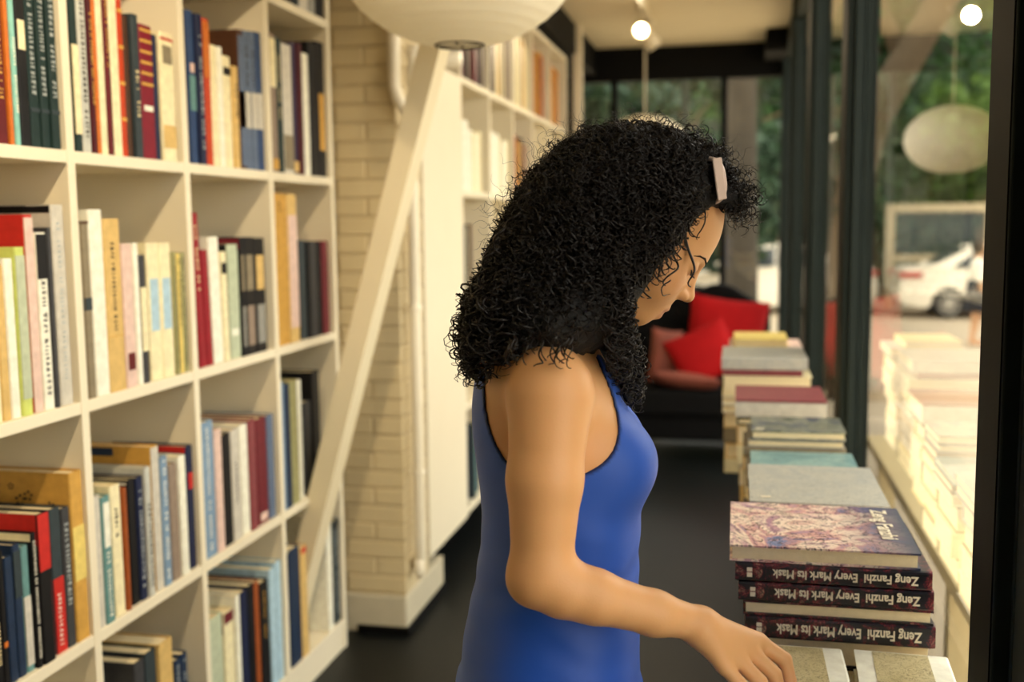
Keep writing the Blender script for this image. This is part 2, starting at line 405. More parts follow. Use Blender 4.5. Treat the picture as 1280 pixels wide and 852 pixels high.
ROWN = {0: 'edge-cut uppermost shelf', 1: 'top shelf', 2: 'second shelf', 3: 'third shelf', 4: 'lowest shelf'}
BAYN = ['leftmost bay', 'second bay', 'third bay', 'bay by bricks']
ROWZ = {0: 4, 1: 3, 2: 2, 3: 1, 4: 0}
def pix_y(u, X, Z):
    v = 400
    for _ in range(6):
        p = hit(u, v, 0, X); v = proj([X, p[1], Z])[1]
    return p[1]
def fill(row, bay, specs):
    """spec: (u0, u1, v_top or None, colour, description, details, opts)"""
    Z = ZSH[ROWZ[row]] + 0.0135
    prev = YCOL[bay] + 0.0145
    lim = YCOL[bay + 1] - 0.0140
    span = []
    for sp in specs:
        op = sp[6] if len(sp) > 6 else {}
        op = dict(op); op.setdefault('inset', random.uniform(0.003, 0.014)); X = XB - op['inset']
        span.append([max(pix_y(sp[0], X, Z), prev), pix_y(sp[1], X, Z), op])
    over = span[-1][1] - lim
    if over > 0:
        a = span[0][0]; k = (lim - a) / (span[-1][1] - a)
        for s_ in span: s_[0] = a + (s_[0] - a) * k; s_[1] = a + (s_[1] - a) * k
    for i, sp in enumerate(specs):
        u0, u1, vt, ck, desc = sp[:5]; det = sp[5] if len(sp) > 5 else (); op = sp[6] if len(sp) > 6 else {}
        y0, y1, op = span[i]; inset = op['inset']; X = XB - inset
        y0 = max(y0, prev + 0.0012)
        y1 = min(max(y1, y0 + 0.006), YCOL[bay + 1] - 0.0145)
        if y1 - y0 < 0.004: continue
        prev = y1
        H = op['h'] if 'h' in op else hit((u0 + u1) / 2, vt, 0, X)[2] - Z
        H = min(H, 0.485)
        D = op.get('d', min(0.30, max(0.15, H * random.uniform(.66, .78))))
        ln = math.radians(op.get('lean', 0))
        M = Matrix.Translation((X, y0, Z)) @ Matrix.Rotation(-ln, 4, 'X')
        if ln: M = Matrix.Translation((X, y0 + (y1 - y0) * 0, Z + (y1 - y0) * abs(math.sin(ln)) * (1 if ln < 0 else 0))) @ Matrix.Rotation(ln, 4, 'X')
        lab = '%s, %s from left, %s, %s' % (desc, ORD[i], ROWN[row], BAYN[bay])
        make_book(M, y1 - y0 - 0.0008, H, D, ck, det, lab, 'books in the near white bookcase')

tall = dict(h=0.40)
fill(1, 0, [(0, 12, None, 'maroon', 'tall maroon book', [('title', 'g', .2, .8)], dict(h=.42)), (12, 20, None, 'orange', 'slim orange book', [], tall), (20, 28, None, 'aqua', 'pale aqua book', [('title', 'w', .15, .5)], dict(h=.41)),
            (28, 41, None, 'black', 'black book with cream label', [('label', 'cream', .46, .60)], dict(h=.40)), (41, 53, None, 'dkgreen', 'dark green clothbound volume', [('title', 's', .25, .8), ('band', 'slate', .17, .19)], dict(h=.41)),
            (53.5, 65, None, 'dkgreen', 'dark green clothbound volume', [('title', 's', .25, .8), ('band', 'slate', .17, .19)], dict(h=.41)), (65.5, 78, None, 'dkgreen', 'dark green clothbound volume', [('title', 's', .25, .8), ('band', 'slate', .17, .19)], dict(h=.41))])
fill(1, 1, [(97, 105, None, 'dkgreen', 'thin dark green book', [('band', 'cream', .1, .6)], dict(h=.37)), (105, 116, None, 'mottled', 'mottled grey and white book', [('title', 'd', .05, .95)], dict(h=.42)), (116, 124, None, 'dkred', 'dark red book with gold title', [('title', 'g', .3, .9)], dict(h=.33)),
            (124, 129, None, 'orange', 'thin orange book', [], dict(h=.35)), (129, 137, None, 'cream', 'cream paperback', [], tall), (137, 144.5, None, 'maroon', 'slim maroon book', [('title', 'g', .5, .9)], dict(h=.38)), (144.5, 155, None, 'cream', 'pale cream book', [], dict(h=.42)),
            (155, 161.5, None, 'redorange', 'slim red-orange book', [('bands', 'g', .2, .8, 4)], dict(h=.40)), (161.5, 168, 22, 'brown', 'dark brown book', [], {}), (168, 181, 20, 'slate', 'slate grey book', [('title', 'c', .25, .6)], {}),
            (181, 197, 34, 'burgundy', 'burgundy book with gold bands', [('bands', 'g', .55, .95, 6), ('label', 'white', .36, .40)], {}), (197, 203, 46, 'navy', 'thin navy book', [], {}), (203, 223, 43, 'cream', 'cream boxed book with grey panel', [('label', 'taupe', .76, .90), ('band', 'tan', .10, .28), ('band', 'red', .94, .96)], {})])
fill(1, 2, [(242, 249, 16, 'blue', 'blue book with teal band', [('band', 'teal', .35, .58), ('label', 'pink', .60, .66)], {}), (249, 260, 20, 'navy', 'navy blue book', [('title', 's', .1, .85)], {}), (260, 268, 26, 'redorange', 'bright red-orange book', [('band', 'orange', .6, .98)], {}),
            (268, 275.5, 58, 'cream', 'cream paperback', [], {}), (275.5, 283.5, 60, 'white', 'off-white paperback', [], {}), (284, 293, 72, 'cream', 'short cream paperback', [('band', 'black', .83, .9)], {}), (293.5, 302, 84, 'tan', 'pale tan paperback', [('title', 'd', .5, .8)], {}),
            (303.5, 310, 40, 'brown', 'brown boxed volume with blue spine', [('band', 'bluegrey', .02, .96), ('band', 'ltgrey', .30, .56)], {}), (310, 317, 41, 'bluegrey', 'blue-grey volume with pale band', [('band', 'ltgrey', .30, .56), ('title', 'd', .6, .9)], {}),
            (317.2, 324.5, 42, 'bluegrey', 'blue-grey volume with pale band', [('band', 'ltgrey', .30, .56), ('title', 'd', .6, .9)], {}), (324.7, 332, 43, 'blue', 'darker blue volume with pale band', [('band', 'ltgrey', .30, .56)], {})])
fill(1, 3, [(342, 350, 45, 'greybrown', 'book with cream upper spine', [('band', 'cream', .62, .97), ('band', 'gold', .02, .10)], {}), (350, 358, 50, 'dkgreen', 'dark green book', [('title', 'c', .4, .9)], {}), (358, 371, 58, 'ltgrey', 'pale grey-cream book', [('band', 'taupe', .03, .3)], {}),
            (371, 377, 56, 'purple', 'dark purple book', [('band', 'tan', .02, .1)], {}), (377, 385, 57, 'dkred', 'black and wine red book', [], {}), (385, 393, 70, 'white', 'slim white paperback', [], {}), (393, 404, 57, 'black', 'black book beside a tan label', [], {}), (404.5, 414, 57, 'black', 'black book with tan label', [('label', 'gold', .2, .62)], {})])
fill(0, 3, [(346, 357, None, 'dkgrey', 'dark grey book', [], dict(h=.33)), (357, 368, None, 'black', 'black book', [], dict(h=.3)), (368, 376, None, 'slate', 'slate book', [], dict(h=.31)), (376, 388, None, 'ltgrey', 'pale grey book', [], dict(h=.3)), (388, 398, None, 'grey', 'mid grey book', [], dict(h=.32)), (399, 409, None, 'black', 'black book', [], dict(h=.33))])
fill(2, 0, [(-6, 5, 330, 'cream', 'cream paperback', [], {}), (6, 16, 330, 'tan', 'pale tan paperback', [], {}), (17, 28, 322, 'white', 'off-white paperback', [], {}), (29, 43, 308, 'lime', 'lime green edged book', [('band', 'palegreen', .1, .95)], {}),
            (44, 55, 268, 'red', 'large red-covered book with pale spine', [('band', 'pink', .0, .985)], {}), (56, 70, 290, 'white', 'white book with black vertical lettering', [('title', 'd', .08, .72), ('band', 'black', .74, .99)], {}), (71, 77, 284, 'dkgrey', 'thin dark grey book', [], {}),
            (78, 93, 256, 'ltgrey', 'large plastic-wrapped pale grey book', [('title', 's', .1, .9), ('coverband', 'black', .96, .995)], {})])
fill(2, 1, [(103, 112.5, 276, 'taupe', 'taupe book with blue-grey band', [('band', 'slate', .50, .57), ('band', 'brown', .985, 1.0)], {}), (113, 122.5, 276, 'taupe', 'taupe book with blue-grey band', [('band', 'slate', .50, .57), ('band', 'brown', .985, 1.0)], {}), (123, 140, 262, 'white', 'thick white book', [], {}),
            (140.5, 161, 273, 'tan', 'tan boxed book with dark characters', [('title', 'd', .33, .86), ('band', 'gold', .32, .325)], {}), (162, 175, 304, 'pink', 'pale pink book', [('label', 'maroon', .12, .24)], {}), (175.5, 183, 303, 'white', 'slim white book', [], {}), (183.5, 191, 318, 'dkgrey', 'thin cream and charcoal book', [('band', 'cream', .25, .75)], {}),
            (193, 208, 303, 'cream', 'cream book under blue label', [('label', 'ltblue', .36, .74)], {}), (208.3, 223, 303, 'cream', 'cream book with blue label', [('label', 'ltblue', .36, .74)], {}), (225, 230, 314, 'olive', 'thin patterned olive book', [('title', 'd', .05, .95)], {}), (230.5, 235, 316, 'yellow', 'thin yellow and cream book', [('title', 'd', .4, .95)], {}), (235.5, 241, 315, 'olive', 'olive and black patterned book', [('title', 'd', .05, .95)], {})])
fill(2, 2, [(252, 260, 266, 'crimson', 'leaning crimson book', [('title', 'c', .5, .9)], dict(lean=3.0)), (261, 268, 312, 'crimson', 'shorter leaning crimson book', [], dict(lean=2.4)), (269, 281, 296, 'white', 'thick white book', [], dict(lean=1.5)), (282, 289, 314, 'cream', 'thin cream paperback', [('band', 'black', .80, .9)], dict(lean=.8)),
            (289.5, 302, 305, 'palegreen', 'pale green book with black back', [('band', 'palegreen', .02, .95), ('coverband', 'black', .0, 1.0), ('label', 'white', .2, .26)], {}), (302.5, 310, 296, 'black', 'black volume with picture spine', [('label', 'taupe', .55, .85), ('label', 'grey', .08, .42), ('coverband', 'wine', .9, .99)], {}),
            (310.3, 322, 296, 'black', 'black volume with picture spine', [('label', 'taupe', .55, .85), ('label', 'greybrown', .08, .42)], {}), (322.3, 335, 297, 'black', 'black volume with picture spine', [('label', 'tan', .55, .85), ('label', 'grey', .08, .42)], {})])
fill(2, 3, [(347, 363, 242, 'gold', 'large golden tan slipcase', [('title', 'd', .88, .93)], dict(d=.31)), (363.5, 376, 243, 'tan', 'tan book with pink strip', [('band', 'pink', .1, .86)], {}), (378, 385, 300, 'slate', 'slate grey book', [], {}), (385.3, 392, 301, 'black', 'black book', [], {}), (392.3, 398, 301, 'dkgrey', 'charcoal book', [], {}), (398.3, 404, 302, 'black', 'slim black book', [], {}), (404.3, 413, 301, 'wine', 'wine red book', [], {})])
fill(3, 0, [(0, 8, 690, 'black', 'black book', [('title', 'c', .2, .5)], {}), (9, 16, 684, 'black', 'slim black book', [('label', 'orange', .3, .34)], {}), (17, 27, 690, 'dkblue', 'dark blue book', [], {}), (28, 38, 674, 'dkblue', 'blue-black book with grey edge', [('band', 'slate', .6, .95)], {}), (38.5, 48, 676, 'teal', 'grey-teal picture book', [('band', 'ltgrey', .05, .6)], {}),
            (49, 59, 660, 'black', 'black book with white lettering', [('title', 'w', .05, .95), ('coverband', 'cream', .94, .995)], {}), (61, 76, 634, 'black', 'large black book with red top', [('band', 'red', .62, .995), ('coverband', 'red', .80, 1.0)], {}), (77, 91, 628, 'slate', 'slate book with bright red lower spine', [('band', 'red', .0, .52), ('title', 'w', .05, .4), ('coverband', 'red', .0, .52)], {}),
            (92, 103, 627, 'dkgrey', 'mottled dark grey book', [('title', 's', .3, .9)], {}), (104, 121, 582, 'gold', 'large gold floral patterned book', [('band', 'yellow', .36, .68), ('motifs',)], dict(d=.31))])
fill(3, 1, [(123, 134, 616, 'ltgrey', 'pale grey book', [], {}), (134.3, 146, 616, 'teal', 'teal and white marbled book', [('label', 'white', .6, .95), ('title', 'w', .05, .55)], {}), (146.5, 159, 602, 'cream', 'cream book', [('title', 'd', .6, .8)], {}), (160, 167, 606, 'rust', 'rust brown book', [], {}), (168, 177, 595, 'black', 'black book with pale edge', [('coverband', 'white', .965, .98)], {}),
            (177.5, 187, 592, 'navy', 'navy book with white title', [('title', 's', .1, .9)], {}), (187.5, 197, 580, 'mottled', 'mottled grey and white book', [('title', 'd', .05, .7)], {}), (197.5, 207, 553, 'gold', 'large golden-brown book with navy cover label', [('band', 'ltgrey', .0, .99), ('coverpatch', 'dkblue', .93, .985, .9, .3)], dict(d=.33)),
            (208, 218, 566, 'steel', 'blue and white patterned book', [('title', 'w', .05, .95)], {}), (219, 229, 576, 'greybrown', 'grey-brown book', [], {}), (230, 240, 566, 'white', 'white book', [], {}), (241, 249, 553, 'navy', 'navy book with red top', [('label', 'red', .65, .78), ('coverband', 'red', .95, 1.0)], {})])
fill(3, 2, [(251, 257, 526, 'cream', 'thin cream book', [], {}), (257.5, 273, 524, 'steel', 'pale blue patterned book', [('title', 'w', .05, .95)], {}), (273.5, 283, 534, 'pink', 'greyish pink book', [], {}), (283.5, 293, 540, 'black', 'black book', [], {}), (293.5, 304, 534, 'ltgrey', 'pale grey patterned book', [('title', 'd', .3, .7)], {}), (305, 314, 528, 'white', 'white book', [], {}),
            (314.5, 324, 522, 'mauve', 'dusty red book', [], {}), (324.5, 337, 520, 'wine', 'wine red book', [('label', 'pink', .03, .10)], {}), (338, 346, 516, 'bluegrey', 'blue-grey book', [], {})])
fill(3, 3, [(353, 360, 476, 'steel', 'steel blue book', [], {}), (360.5, 367, 478, 'dkblue', 'dark blue book', [], {}), (367.5, 376, 473, 'olive', 'olive tan book', [], {}), (376.5, 381, 473, 'white', 'thin white book', [], {}), (383, 392, 500, 'dkgrey', 'charcoal book', [], {}), (393, 403, 462, 'black', 'large black book', [], {})])
fill(4, 1, [(178, 190, 818, 'dkgrey', 'wide dark grey album', [], dict(d=.33)), (191, 204, 806, 'slate', 'wide charcoal album', [], dict(d=.33)), (207, 224, 794, 'tan', 'thick cream-tan book', [], {}), (226, 233, 818, 'dkblue', 'dark blue patterned book', [('title', 's', .05, .95)], {}), (233.5, 241, 810, 'dkblue', 'slim dark blue book', [('title', 's', .05, .95)], {})])
fill(4, 2, [(266, 284, 766, 'palegreen', 'thick cream-green boxed book', [], {}), (286, 297, 758, 'cream', 'cream book with wine top', [('band', 'wine', .9, .99), ('coverband', 'wine', .82, 1.0)], {}), (298, 306, 740, 'white', 'white book', [], {}), (306.5, 315, 734, 'navy', 'navy book', [('coverband', 'cream', .96, 1.0)], {}), (315.5, 323, 726, 'black', 'black book', [], {}), (323.5, 329, 722, 'rust', 'thin rust red book', [], {}), (330, 340, 722, 'black', 'thick black book', [('title', 'g', .5, .9)], {}),
            (342, 349, 706, 'ltblue', 'pale blue book', [], {}), (349.5, 356, 697, 'ltblue', 'large pale blue book', [], dict(d=.33))])
fill(4, 3, [(366, 379, 681, 'dkblue', 'dark blue book', [('coverband', 'cream', .975, 1.0)], {}), (380, 388, 679, 'tan', 'tan book with red mark', [('label', 'red', .94, .99)], {}), (413, 419, 640, 'white', 'tall slim white board book', [], dict(d=.31)), (421, 428, 646, 'slate', 'slate grey picture book', [('title', 's', .1, .9), ('band', 'black', .93, .97)], {})])

# far bookcase
def fill_far(si, bay, cols, frm, hs, th=.045, d=.22):
    y = YF[bay] + 0.03; Z = ZF[si] + 0.0285
    for i, (ck, desc) in enumerate(cols):
        t = th * random.uniform(.75, 1.25)
        if y + t > YF[bay + 1] - .002: break
        H = hs * random.uniform(.88, 1.05)
        make_book(Matrix.Translation((XF - random.uniform(.012, .035), y, Z)), t, H, d, ck, (), '%s, %s from left, %s' % (desc, ORD[i], frm), 'books in the far white bookcase')
        y += t + .001
mix1 = [('brown', 'dark brown book'), ('dkgrey', 'charcoal book'), ('wine', 'wine red book'), ('black', 'black book'), ('brown', 'brown book'), ('dkgrey', 'dark grey book'), ('brown', 'deep brown book'), ('wine', 'wine book'), ('black', 'slim black book'), ('dkgrey', 'charcoal book'), ('brown', 'brown book')]
mix2 = [('dkred', 'dark red book'), ('brown', 'brown book'), ('dkgrey', 'charcoal book'), ('brown', 'darker brown book'), ('tan', 'tan book'), ('taupe', 'taupe book'), ('cream', 'cream book'), ('tan', 'tan book'), ('taupe', 'taupe book'), ('cream', 'cream book'), ('greybrown', 'grey-brown book'), ('tan', 'tan book'), ('cream', 'cream book')]
mix3 = [('cream', 'cream book'), ('maroon', 'maroon book'), ('rust', 'rust brown book'), ('orange', 'orange book'), ('gold', 'golden book'), ('rust', 'rust book'), ('orange', 'orange book'), ('brown', 'brown book'), ('gold', 'golden book'), ('orange', 'orange book')]
fill_far(4, 0, mix1, 'first bay of far top shelf', .40)
fill_far(4, 1, mix2, 'second bay of far top shelf', .38)
fill_far(4, 2, mix2[4:] + mix3, 'third bay of far top shelf', .38)
fill_far(4, 3, mix3, 'fourth bay of far top shelf', .40)
fill_far(4, 4, mix3[2:], 'last bay of far top shelf', .40)
boxw = [('olive', 'olive book'), ('white', 'white file'), ('white', 'white file'), ('white', 'white file'), ('white', 'white file'), ('cream', 'cream file'), ('white', 'white file'), ('cream', 'cream file')]
fill_far(3, 0, boxw, 'first bay of far second shelf', .30, .06)
fill_far(3, 1, boxw[1:], 'second bay of far second shelf', .30, .065)
fill_far(3, 2, [('gold', 'golden book'), ('taupe', 'taupe book'), ('black', 'black book'), ('rust', 'rust book')] * 2, 'third bay of far second shelf', .32)
fill_far(2, 0, [('dkgrey', 'charcoal book'), ('ltgrey', 'pale grey book'), ('dkgrey', 'dark grey book'), ('cream', 'cream book'), ('brown', 'brown book')], 'first bay of far middle shelf', .34)
fill_far(1, 0, [('pink', 'pink book'), ('ltgrey', 'pale grey book'), ('white', 'white book')], 'first bay of far fourth shelf', .30)
fill_far(0, 0, [('slate', 'slate book'), ('teal', 'teal book'), ('dkblue', 'dark blue book'), ('slate', 'slate book'), ('teal', 'teal book'), ('black', 'black book'), ('dkblue', 'dark blue book')], 'first bay of far lowest shelf', .34)
# ------------------------------------------------------------------ display table and its stacks
ZT = 0.72
tb = thing('display_table', 'long low dark table under the book stacks along the window', 'table', (0.13, 2.6, 0))
TW = mat('table_wood', (44, 38, 32), 0.45, 0.2, 14)
MB().box(-0.105, 0.172, -1.75, 1.75, ZT - 0.035, ZT).build('table_top', TW, tb, bevel=.003)
for x in (-0.09, 0.12):
    for y in (-1.7, 0.0, 1.65): MB().box(x, x + 0.035, y, y + 0.05, 0, ZT - 0.035).build('leg', TW, tb)

def paint_mat(name, cols, scale, dark=(20, 18, 26), thick=.5, seed=0.0):
    """busy painted picture print for a book cover"""
    m = bpy.data.materials.new(name); m.use_nodes = True; nt = m.node_tree; b = nt.nodes['Principled BSDF']; b.inputs['Roughness'].default_value = .32
    tc = nt.nodes.new('ShaderNodeTexCoord'); mp = nt.nodes.new('ShaderNodeMapping'); mp.inputs['Location'].default_value = (seed, seed * 2, seed)
    nt.links.new(tc.outputs['Object'], mp.inputs[0])
    n = nt.nodes.new('ShaderNodeTexNoise'); n.inputs['Scale'].default_value = scale; n.inputs['Detail'].default_value = 8; n.inputs['Roughness'].default_value = .7; n.inputs['Distortion'].default_value = 1.2
    r = nt.nodes.new('ShaderNodeValToRGB'); e = r.color_ramp.elements
    while len(e) < len(cols): e.new(.5)
    for i, c in enumerate(cols): e[i].position = .28 + .44 * i / (len(cols) - 1); e[i].color = (*lin(c), 1)
    v = nt.nodes.new('ShaderNodeTexNoise'); v.inputs['Scale'].default_value = scale * 3.4; v.inputs['Detail'].default_value = 5; v.inputs['Distortion'].default_value = 2.5
    ma = nt.nodes.new('ShaderNodeMath'); ma.operation = 'SUBTRACT'; ma.inputs[1].default_value = .5
    ab = nt.nodes.new('ShaderNodeMath'); ab.operation = 'ABSOLUTE'
    cr = nt.nodes.new('ShaderNodeMapRange'); cr.inputs[1].default_value = 0.0; cr.inputs[2].default_value = .045 * thick * 2
    mx = nt.nodes.new('ShaderNodeMix'); mx.data_type = 'RGBA'; mx.inputs[6].default_value = (*lin(dark), 1)
    for t in (n, v): nt.links.new(mp.outputs[0], t.inputs['Vector'])
    L = nt.links.new
    L(n.outputs['Fac'], r.inputs[0]); L(v.outputs['Fac'], ma.inputs[0]); L(ma.outputs[0], ab.inputs[0]); L(ab.outputs[0], cr.inputs[0]); L(cr.outputs[0], mx.inputs[0]); L(r.outputs[0], mx.inputs[7]); L(mx.outputs[2], b.inputs['Base Color'])
    return m
ART = paint_mat('painted_cover', [(60, 72, 112), (116, 112, 152), (182, 136, 150), (240, 220, 196), (206, 150, 146), (124, 138, 176), (66, 86, 128)], 6, (40, 34, 50), .32, .35)
def _margin(m):     # the printed picture turns dark blue towards one end of the cover
    nt = m.node_tree; b = nt.nodes['Principled BSDF']; src = b.inputs['Base Color'].links[0].from_socket
    tc = nt.nodes.new('ShaderNodeTexCoord'); sp = nt.nodes.new('ShaderNodeSeparateXYZ'); mr = nt.nodes.new('ShaderNodeMapRange'); mr.inputs[1].default_value = .17; mr.inputs[2].default_value = .285
    mx = nt.nodes.new('ShaderNodeMix'); mx.data_type = 'RGBA'; mx.inputs[7].default_value = (*lin((34, 50, 78)), 1)
    nt.links.new(tc.outputs['Object'], sp.inputs[0]); nt.links.new(sp.outputs['Z'], mr.inputs[0]); nt.links.new(mr.outputs[0], mx.inputs[0]); nt.links.new(src, mx.inputs[6]); nt.links.new(mx.outputs[2], b.inputs['Base Color'])
_margin(ART)
ARTSPINE = paint_mat('painted_spine', [(12, 13, 20), (14, 16, 24), (24, 24, 34), (22, 24, 36), (128, 34, 50), (166, 132, 112), (70, 40, 52)], 30, (10, 10, 14), .9, 3.1)
GREYART = paint_mat('grey_cover_print', [(150, 152, 148), (172, 172, 164), (186, 182, 168), (160, 164, 160)], 12, (120, 122, 120), .25, 1.7)
AQUAART = paint_mat('aqua_cover_print', [(70, 110, 118), (110, 150, 152), (140, 170, 164), (96, 132, 140)], 12, (60, 90, 100), .2, 5.3)
GREENART = paint_mat('green_cover_print', [(36, 48, 44), (60, 76, 66), (150, 150, 130), (44, 66, 96), (30, 40, 60)], 14, (24, 30, 34), .4, 8.2)
TANART = paint_mat('tan_cover_print', [(160, 146, 104), (190, 176, 130), (204, 190, 146), (176, 160, 116)], 16, (120, 104, 70), .3, 2.2)
GROUP_T = 'books stacked on the window table'
INK = mat('white_lettering', (226, 214, 188), 0.5, 0)
def text_mesh(s, size, xs=1.0):
    c = bpy.data.curves.new('lettering', 'FONT'); c.body = s; c.size = size; c.extrude = 0.0003; c.offset = size * .022; c.align_x = 'LEFT'; c.align_y = 'CENTER'; c.resolution_u = 3
    o = bpy.data.objects.new('lettering', c); COL.objects.link(o)
    me = bpy.data.meshes.new_from_object(o.evaluated_get(bpy.context.evaluated_depsgraph_get()))
    bpy.data.objects.remove(o); me.transform(Matrix.Diagonal((xs, 1, 1, 1)))
    return me
def lying(x0, x1, yf, yb, z0, z1, face, ck, label, details=(), covermat=None, rot=0.0, pages=None):
    """a book lying flat; face 'spine' or 'pages' is what looks towards -Y"""
    if face == 'spine':
        M = Matrix(((0, 0, -1, x1), (-1, 0, 0, yf), (0, 1, 0, z0), (0, 0, 0, 1)))
    elif face == 'pages':
        M = Matrix(((0, 0, 1, x0), (1, 0, 0, yb), (0, 1, 0, z0), (0, 0, 0, 1)))
    else:   # spine towards the window, page end towards -Y
        M = Matrix(((1, 0, 0, x1), (0, 0, -1, yb), (0, 1, 0, z0), (0, 0, 0, 1)))
    if rot:
        cx, cy = (x0 + x1) / 2, (yf + yb) / 2
        M = Matrix.Translation((cx, cy, 0)) @ Matrix.Rotation(math.radians(rot), 4, 'Z') @ Matrix.Translation((-cx, -cy, 0)) @ M
    if face == 'end': H, D = yb - yf, x1 - x0
    else: H, D = x1 - x0, yb - yf
    r = make_book(M, z1 - z0 - 0.0006, H, D, ck, details, label, GROUP_T, covermat=covermat, pages=pages)
    bpy.context.view_layer.update()
    return r
def child_world(o, root, Mw):
    o.parent = root; o.matrix_parent_inverse = Matrix.Identity(4); o.matrix_local = root.matrix_world.inverted() @ Mw
def sticker(root, x, y, z, w=.018, d=.011):
    me = MB().box(-w / 2, w / 2, -d / 2, d / 2, 0, 0.0006).mesh('price_sticker'); me.materials.append(INK)
    o = bpy.data.objects.new('price_sticker', me); COL.objects.link(o); child_world(o, root, Matrix.Translation((x, y, z)))
def ZX(u, v, Y):
    p = hit(u, v, 1, Y); return p[0], p[2]

# the stack of five big art books
YF1 = 1.66
rows = [(912, 1152, 687, 'pages', 'top art book of the near stack, painted cover and page edges showing'), (919, 1166, 708, 'spine', 'dark lettered art book, upper of the two touching spines'),
        (923, 1168, 732, 'spine', 'dark lettered art book, lower of the two touching spines'), (929, 1168, 757, 'pages', 'art book with pale page edges between two lettered spines'), (931, 1170, 775, 'spine', 'lettered dark art book at the bottom of the near stack')]
vb = [708, 732, 757, 775, 803]
ztops = [ZX(1040, r[2], YF1)[1] for r in rows]; zb = ZX(1040, 803, YF1)[1]
ztops.append(zb)
for i, (u0, u1, vt, fc, lab) in enumerate(rows):
    x0, x1 = ZX(u0, vt + 8, YF1)[0], ZX(u1, vt + 8, YF1)[0]
    r = lying(x0, x1, YF1 + (0.004 if fc == 'pages' else 0.0), YF1 + 0.27 + 0.006 * (i % 2), ztops[i + 1], ztops[i], fc, 'black', lab, covermat=ART if i == 0 else ARTSPINE)
    if fc == 'spine':
        h = (ztops[i] - ztops[i + 1])
        for s, off, wd in (('Zeng Fanzhi', 0.020, 0.079), ('Every Mark Its Mask', 0.108, 0.128)):
            me = text_mesh(s, h * .62); w = max(v.co.x for v in me.vertices); me.transform(Matrix.Diagonal((wd / w, 1, 1, 1)))
            me.materials.append(INK); o = bpy.data.objects.new('spine_lettering', me); COL.objects.link(o)
            Mw = Matrix.Translation((x1 - off, YF1 - 0.0006, (ztops[i] + ztops[i + 1]) / 2)) @ Matrix.Rotation(math.pi, 4, 'Y') @ Matrix.Rotation(math.pi / 2, 4, 'X')
            child_world(o, r, Mw)
        mb = MB()
        for q in range(2): mb.box(-0.004, 0.004, -0.0005, 0.0005, -0.008 + q * .009, -0.001 + q * .008)
        me = mb.mesh('spine_emblem'); me.materials.append(INK); o = bpy.data.objects.new('spine_emblem', me); COL.objects.link(o)
        child_world(o, r, Matrix.Translation((x0 + 0.022, YF1 - 0.0006, (ztops[i] + ztops[i + 1]) / 2)))
    if i == 0:
        top0 = r
        for s, dx, sz in (('Zeng Fanzhi', .036, .036),):
            me = text_mesh(s, sz); me.materials.append(INK); o = bpy.data.objects.new('cover_lettering', me); COL.objects.link(o)
            child_world(o, r, Matrix.Translation((x1 - dx, YF1 + .245, ztops[0] + .0004)) @ Matrix.Rotation(-math.pi / 2, 4, 'Z'))
XS0, XS1 = ZX(931, 790, YF1)[0], ZX(1170, 790, YF1)[0]
zz = [zb, zb - .045, zb - .09, ZT]
for i in range(3): lying(XS0 + .004, XS1 - .004, YF1 + .012, YF1 + .27, zz[i + 1] + .0003, zz[i], 'pages', 'black', 'black art book carrying the lettered stack, %s below its lowest spine' % ORD[i])

# two tan covered books in front, lower edge of the picture
ztan = zb - 0.004
WHITEB = mat('white_border', (228, 220, 196), .5, .03)
for k, (x0, x1, lab, rot) in enumerate(((0.012, 0.166, 'tan picture book with white strip beside the hand', 0.5), (0.176, 0.312, 'tan picture book with white borders at the lower right', -2.5))):
    r = lying(x0, x1, 1.36, YF1 - .012, ztan - .035, ztan, 'end', 'white', lab, rot=rot)
    w = x1 - x0
    mb = MB().box(x0 + (.005 if k == 0 else .026), x1 - .030, 1.362, YF1 - .016, ztan - .0012, ztan + .0003)
    me = mb.mesh('cover_picture'); me.materials.append(TANART); o = bpy.data.objects.new('cover_picture', me); COL.objects.link(o)
    cx, cy = (x0 + x1) / 2, (1.36 + YF1 - .012) / 2
    child_world(o, r, Matrix.Translation((cx, cy, 0)) @ Matrix.Rotation(math.radians(rot), 4, 'Z') @ Matrix.Translation((-cx, -cy, 0)))
    zz = [ztan - .0355, ztan - .07, ztan - .10, ZT]
    for i in range(3): lying(x0 + .004, x1 - .004, 1.37, YF1 - .02, zz[i + 1] + .0003, zz[i], 'end', ('cream', 'taupe', 'white')[i], '%s book %s below the tan picture book %s' % (('cream', 'taupe', 'white')[i], ORD[i], ('beside the hand', 'with white borders')[k]))
# stack under the hand, just below the picture
HANDZ = 0.905
zz = [HANDZ, HANDZ - .04, HANDZ - .075, HANDZ - .12, ZT]
for i in range(4): lying(0.0 + .003 * i, 0.27 - .004 * i, 1.02, 1.285, zz[i + 1] + .0003, zz[i], ('pages', 'spine')[i % 2], ('ltblue', 'white', 'cream', 'navy')[i], '%s book, %s from top in the stack under the hand' % (('pale blue', 'white', 'cream', 'navy')[i], ORD[i]))

